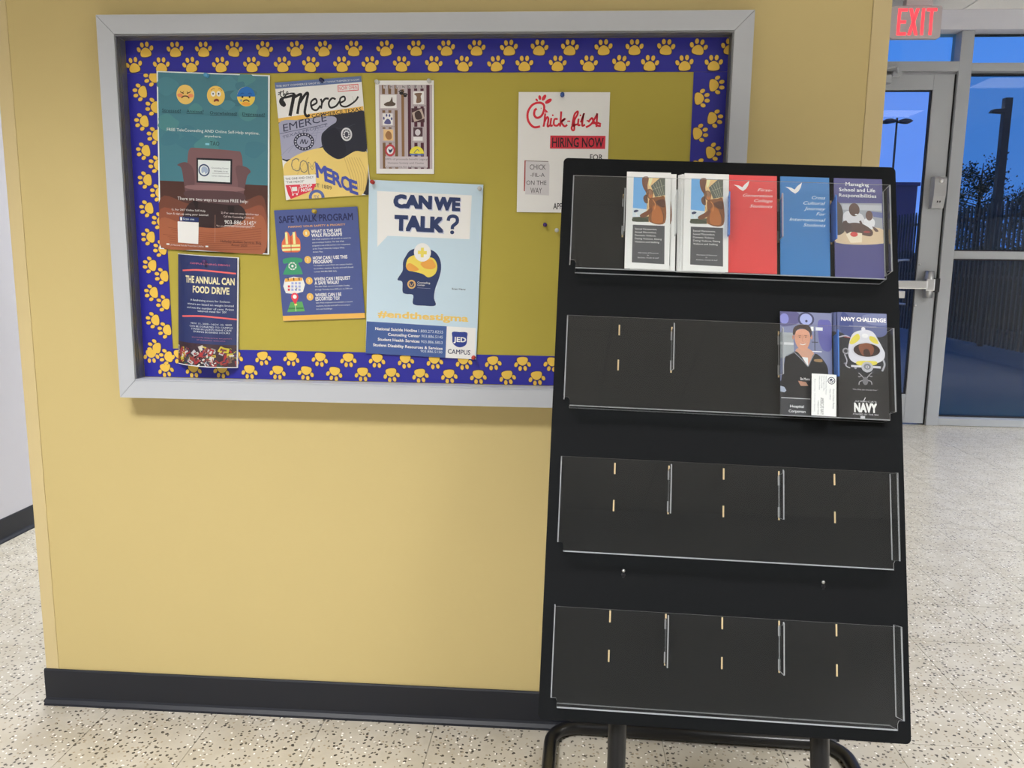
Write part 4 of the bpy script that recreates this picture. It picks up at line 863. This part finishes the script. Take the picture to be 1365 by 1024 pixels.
s.blob([(162,480),(190,440),(250,405),(300,450),(348,520),(392,430),(440,440),(500,520),(512,600),(540,660),(540,770),(160,768)],(28,28,34),5); s.poly([(300,450),(348,455),(350,525)],(220,222,228),6); s.line([(175,440),(240,412),(300,470),(348,526)],7,(130,136,150),6,False); s.line([(400,425),(380,460),(350,526)],6,(130,136,150),6,False)
s.blob([(242,285),(250,245),(300,225),(350,240),(368,290),(360,345),(335,390),(305,398),(272,375),(250,335)],(206,150,126),6); s.blob([(228,262),(240,210),(300,186),(358,200),(380,245),(372,290),(360,250),(310,222),(262,232),(244,270)],(58,46,44),7); s.ell(231,292,8,18,(196,138,116),6); s.ell(378,290,8,18,(196,138,116),6)
s.ell(283,292,6,3.5,(50,40,40),8); s.ell(332,290,6,3.5,(50,40,40),8); s.line([(272,281),(294,279)],3,(80,58,50),8,False); s.line([(322,278),(344,280)],3,(80,58,50),8,False); s.line([(308,290),(304,322),(316,324)],2.5,(176,118,98),8); s.line([(286,345),(308,352),(332,344)],6,(232,222,220),8); s.line([(284,341),(308,346),(334,340)],2,(150,80,74),9)
s.blob([(400,470),(455,468),(460,490),(405,486)],(150,120,84),6); s.poly([(268,640),(330,650),(350,680),(290,680)],(178,132,112),6); s.t('Be More',288,634,360,20,(220,220,224),7,.01)
s.poly([(127,768),(545,790),(548,925),(127,915)],(56,58,64),5); s.line([(135,774),(365,784)],5,(196,198,204),6,False); s.t('Hospital',205,850,313,20,(216,218,224),7,.012); s.t('Corpsman',194,888,326,20,(216,218,224),7,.012); s.poly([(127,680),(160,690),(176,718),(160,732),(127,725)],(150,160,180),6)
slip(s,'brochure',.5005,.6010,.010,'brochure with a smiling short-haired man in a dark uniform, second tray',0,M_INKG)
s=Sheet(.0475,.0830,(363,596),(552,608),(362,930),th=.0004,paper=(222,226,238),gain=1.32)
s.ell(514,655,29,30,(40,44,64),2); s.ell(514,655,23,24,(222,226,238),3); s.ell(514,655,16,17,(56,62,84),4); s.line([(505,655),(513,665),(524,645)],5,(222,226,238),5)
# the card stands on end: its writing runs downward
def vt(st,x,y0,y1,cap,c,bold=0):
    vs,fs=text_shape(st,0.0,0); a=min(v[0] for v in vs); b=max(v[0] for v in vs); k=(y1-y0)*s.ky/(b-a); q=cap*s.kx/CAP; u0,v0=s.uv(x,y0)
    s.put([(u0+p[1]*q,v0+(p[0]-a)*k) for p in vs],fs,s.col(c),s.w(2))
for i,(q,l) in enumerate((('Navy Recruiting Station',150),('Career Programs Office',120),('Commerce, TX 75428',95),('Office and Mobile',110))): vt(q,470-i*17,618,618+l,8,(96,100,116))
vt("AMERICA'S NAVY",430,790,925,26,(34,36,48),.03); vt('FORGED BY THE SEA',408,815,925,10,(34,36,48)); vt('First Class Petty',524,722,880,12,(70,74,90)); vt('Petty Officer',500,722,810,10,(96,100,116)); vt('Recruiter, United States',384,640,900,8,(120,124,140))
slip(s,'business_card',.5285,.6010,.0285,'small white card with sideways print, propped in front of the uniformed man brochure',-1,M_INK,cat='card')

# ------------------------------------------------------------------ exit sign hanging from the ceiling before the door
ex=empty('exit_sign',(2.41,4.15,2.828)); tag(ex,'illuminated white EXIT sign with glowing red letters under the ceiling by the glass door','exit sign')
M_RED=mat('exit_red_glow',(.8,.02,.03,1),.4,emit=((1,.045,.06,1),1.9)); M_SIGN=mat('exit_sign_white',(.50,.46,.48,1),.35)
mb=MB(); mb.prism(roundrect(2.238,2.583,2.828,3.046,.018),4.135,4.175); mb.build('housing',M_SIGN,ex,I4)
MB().box(2.33,2.51,4.12,4.19,3.047,CEIL-.001+.004,bev=.006).build('canopy',M_SIGN,ex,I4)
vs,fs=[],[]
def exbar(pts): 
    MBX.prism(pts,4.1325,4.1365)
MBX=MB(); z0,z1=2.85,3.028; w=.019
def rc(a,b,c,d): exbar([(a,c),(b,c),(b,d),(a,d)])
x=2.283; rc(x,x+w,z0,z1); rc(x+w,x+.064,z1-w,z1); rc(x+w,x+.058,(z0+z1)/2-w/2,(z0+z1)/2+w/2); rc(x+w,x+.064,z0,z0+w)
x=2.357; exbar([(x,z0),(x+w*1.15,z0),(x+.07,z1),(x+.07-w*1.15,z1)]); exbar([(x,z1),(x+w*1.15,z1),(x+.07,z0),(x+.07-w*1.15,z0)])
x=2.445; rc(x,x+w,z0,z1)
x=2.478; rc(x,x+.068,z1-w,z1); rc(x+.034-w/2,x+.034+w/2,z0,z1-w)
MBX.build('letters',M_RED,ex,I4)

# ------------------------------------------------------------------ outside, at dusk
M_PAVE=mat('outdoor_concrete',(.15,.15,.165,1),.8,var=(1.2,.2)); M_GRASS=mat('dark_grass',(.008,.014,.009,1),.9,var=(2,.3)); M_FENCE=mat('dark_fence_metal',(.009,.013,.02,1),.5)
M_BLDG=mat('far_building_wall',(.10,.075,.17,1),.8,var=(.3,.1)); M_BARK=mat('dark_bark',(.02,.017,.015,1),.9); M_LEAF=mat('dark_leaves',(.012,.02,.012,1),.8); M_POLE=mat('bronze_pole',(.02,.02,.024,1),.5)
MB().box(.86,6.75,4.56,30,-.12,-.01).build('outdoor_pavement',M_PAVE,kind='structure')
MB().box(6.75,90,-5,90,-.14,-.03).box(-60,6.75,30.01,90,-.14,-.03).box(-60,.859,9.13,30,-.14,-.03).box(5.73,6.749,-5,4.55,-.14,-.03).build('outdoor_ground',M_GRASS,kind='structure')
fe=empty('metal_fence',(6.42,15,0)); tag(fe,'tall dark metal picket fence seen through the glass at dusk','fence')
pk=MB().prism([(-.022,.04),(.022,.04),(.022,2.12),(0,2.19),(-.022,2.12)],-.012,.012).mesh('picket',M_FENCE)
y=6.2; n=0
while y<26:
    o=bpy.data.objects.new('picket',pk); COL.objects.link(o); place(o,fe,T(6.42,y,0)@Matrix.Rotation(pi/2,4,'Z')); y+=.13; n+=1
for z in (.25,1.05,1.95): MB().box(6.434,6.464,6.1,26.1,z,z+.045).build('fence_rail',M_FENCE,fe,I4)
for k in range(9): MB().box(6.466,6.53,6.2+k*2.4,6.264+k*2.4,-.03,2.25).build('fence_post',M_FENCE,fe,I4)
def lamp_post(x,y,h,w,label,heads,hd=.55):
    r=empty('street_lamp',(x,y,-.03)); tag(r,label,'street lamp')
    MB().tube([(x,y,-.03),(x,y,h)],[w*.5,w*.42],8).build('pole',M_POLE,r,I4)
    for sgn in heads:
        MB().prism([(x+sgn*w*.4,h-.10),(x+sgn*.25,h-.04),(x+sgn*hd,h-.06),(x+sgn*(hd+.12),h-.12),(x+sgn*(hd+.02),h-.2),(x+sgn*.3,h-.2),(x+sgn*w*.4,h-.16)],y-.14,y+.14).build('lamp_head',M_POLE,r,I4)
lamp_post(12.15,30,6.62,.09,'thin twin-headed street lamp seen through the door glass',(-1,1),.42)
# heavy near pole with one arm
r=empty('street_lamp',(12.05,22,-.03)); tag(r,'thick dark lamp pole with one short arm in front of the tree','street lamp')
MB().box(11.94,12.14,21.9,22.1,-.03,5.81,bev=.02).build('pole',M_POLE,r,I4)
MB().prism([(11.60,5.42),(11.66,5.50),(11.94,5.52),(11.94,5.40)],21.9,22.1).build('lamp_head',M_POLE,r,I4)
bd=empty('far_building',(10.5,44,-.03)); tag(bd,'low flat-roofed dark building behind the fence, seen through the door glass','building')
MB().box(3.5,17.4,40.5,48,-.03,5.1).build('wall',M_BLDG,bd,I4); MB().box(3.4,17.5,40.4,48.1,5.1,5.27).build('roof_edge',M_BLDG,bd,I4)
random.seed(21)
def tree(x,y,h,spread,label,leaves):
    r=empty('tree',(x,y,-.03)); tag(r,label,'tree','trees beyond the fence')
    mb=MB(); mb.tube([(x,y,-.03),(x+.05,y,h*.4),(x-.05,y,h*.75),(x,y,h*.97)],[.16,.12,.07,.02],7)
    tips=[]
    for k in range(46):
        a=random.uniform(0,2*pi); z=h*random.uniform(.25,.93); L=spread*(1.08-z/h)*random.uniform(.6,1.15)+.3
        p0=(x,y,z); p1=(x+L*.5*math.cos(a),y+L*.5*math.sin(a),z+.16*L); p2=(x+L*math.cos(a),y+L*math.sin(a),z+.28*L+random.uniform(-.2,.3))
        mb.tube([p0,p1,p2],[.035,.02,.006],5); tips += [p1,p2,tuple((a_+b_)/2 for a_,b_ in zip(p1,p2))]
        for q in range(3):
            t=random.uniform(.4,1); b=[p0[i]+(p2[i]-p0[i])*t for i in range(3)]; e2=(b[0]+random.uniform(-.4,.4),b[1]+random.uniform(-.4,.4),b[2]+random.uniform(0,.5)); mb.tube([b,e2],[.012,.004],4); tips.append(e2)
    mb.build('trunk',M_BARK,r,I4)
    lf=MB()
    for k in range(leaves):
        t=random.choice(tips); c=[t[i]+random.gauss(0,.16) for i in range(3)]; s_=random.uniform(.04,.09); d=Vector((random.gauss(0,1),random.gauss(0,1),random.gauss(0,1))).normalized(); e1=d.orthogonal().normalized()*s_; e2=d.cross(e1)*.6; c=Vector(c)
        lf.add([c-e1,c-e2,c+e1,c+e2],[(0,1,2,3)])
    lf.build('foliage',M_LEAF,r,I4,kind='stuff')
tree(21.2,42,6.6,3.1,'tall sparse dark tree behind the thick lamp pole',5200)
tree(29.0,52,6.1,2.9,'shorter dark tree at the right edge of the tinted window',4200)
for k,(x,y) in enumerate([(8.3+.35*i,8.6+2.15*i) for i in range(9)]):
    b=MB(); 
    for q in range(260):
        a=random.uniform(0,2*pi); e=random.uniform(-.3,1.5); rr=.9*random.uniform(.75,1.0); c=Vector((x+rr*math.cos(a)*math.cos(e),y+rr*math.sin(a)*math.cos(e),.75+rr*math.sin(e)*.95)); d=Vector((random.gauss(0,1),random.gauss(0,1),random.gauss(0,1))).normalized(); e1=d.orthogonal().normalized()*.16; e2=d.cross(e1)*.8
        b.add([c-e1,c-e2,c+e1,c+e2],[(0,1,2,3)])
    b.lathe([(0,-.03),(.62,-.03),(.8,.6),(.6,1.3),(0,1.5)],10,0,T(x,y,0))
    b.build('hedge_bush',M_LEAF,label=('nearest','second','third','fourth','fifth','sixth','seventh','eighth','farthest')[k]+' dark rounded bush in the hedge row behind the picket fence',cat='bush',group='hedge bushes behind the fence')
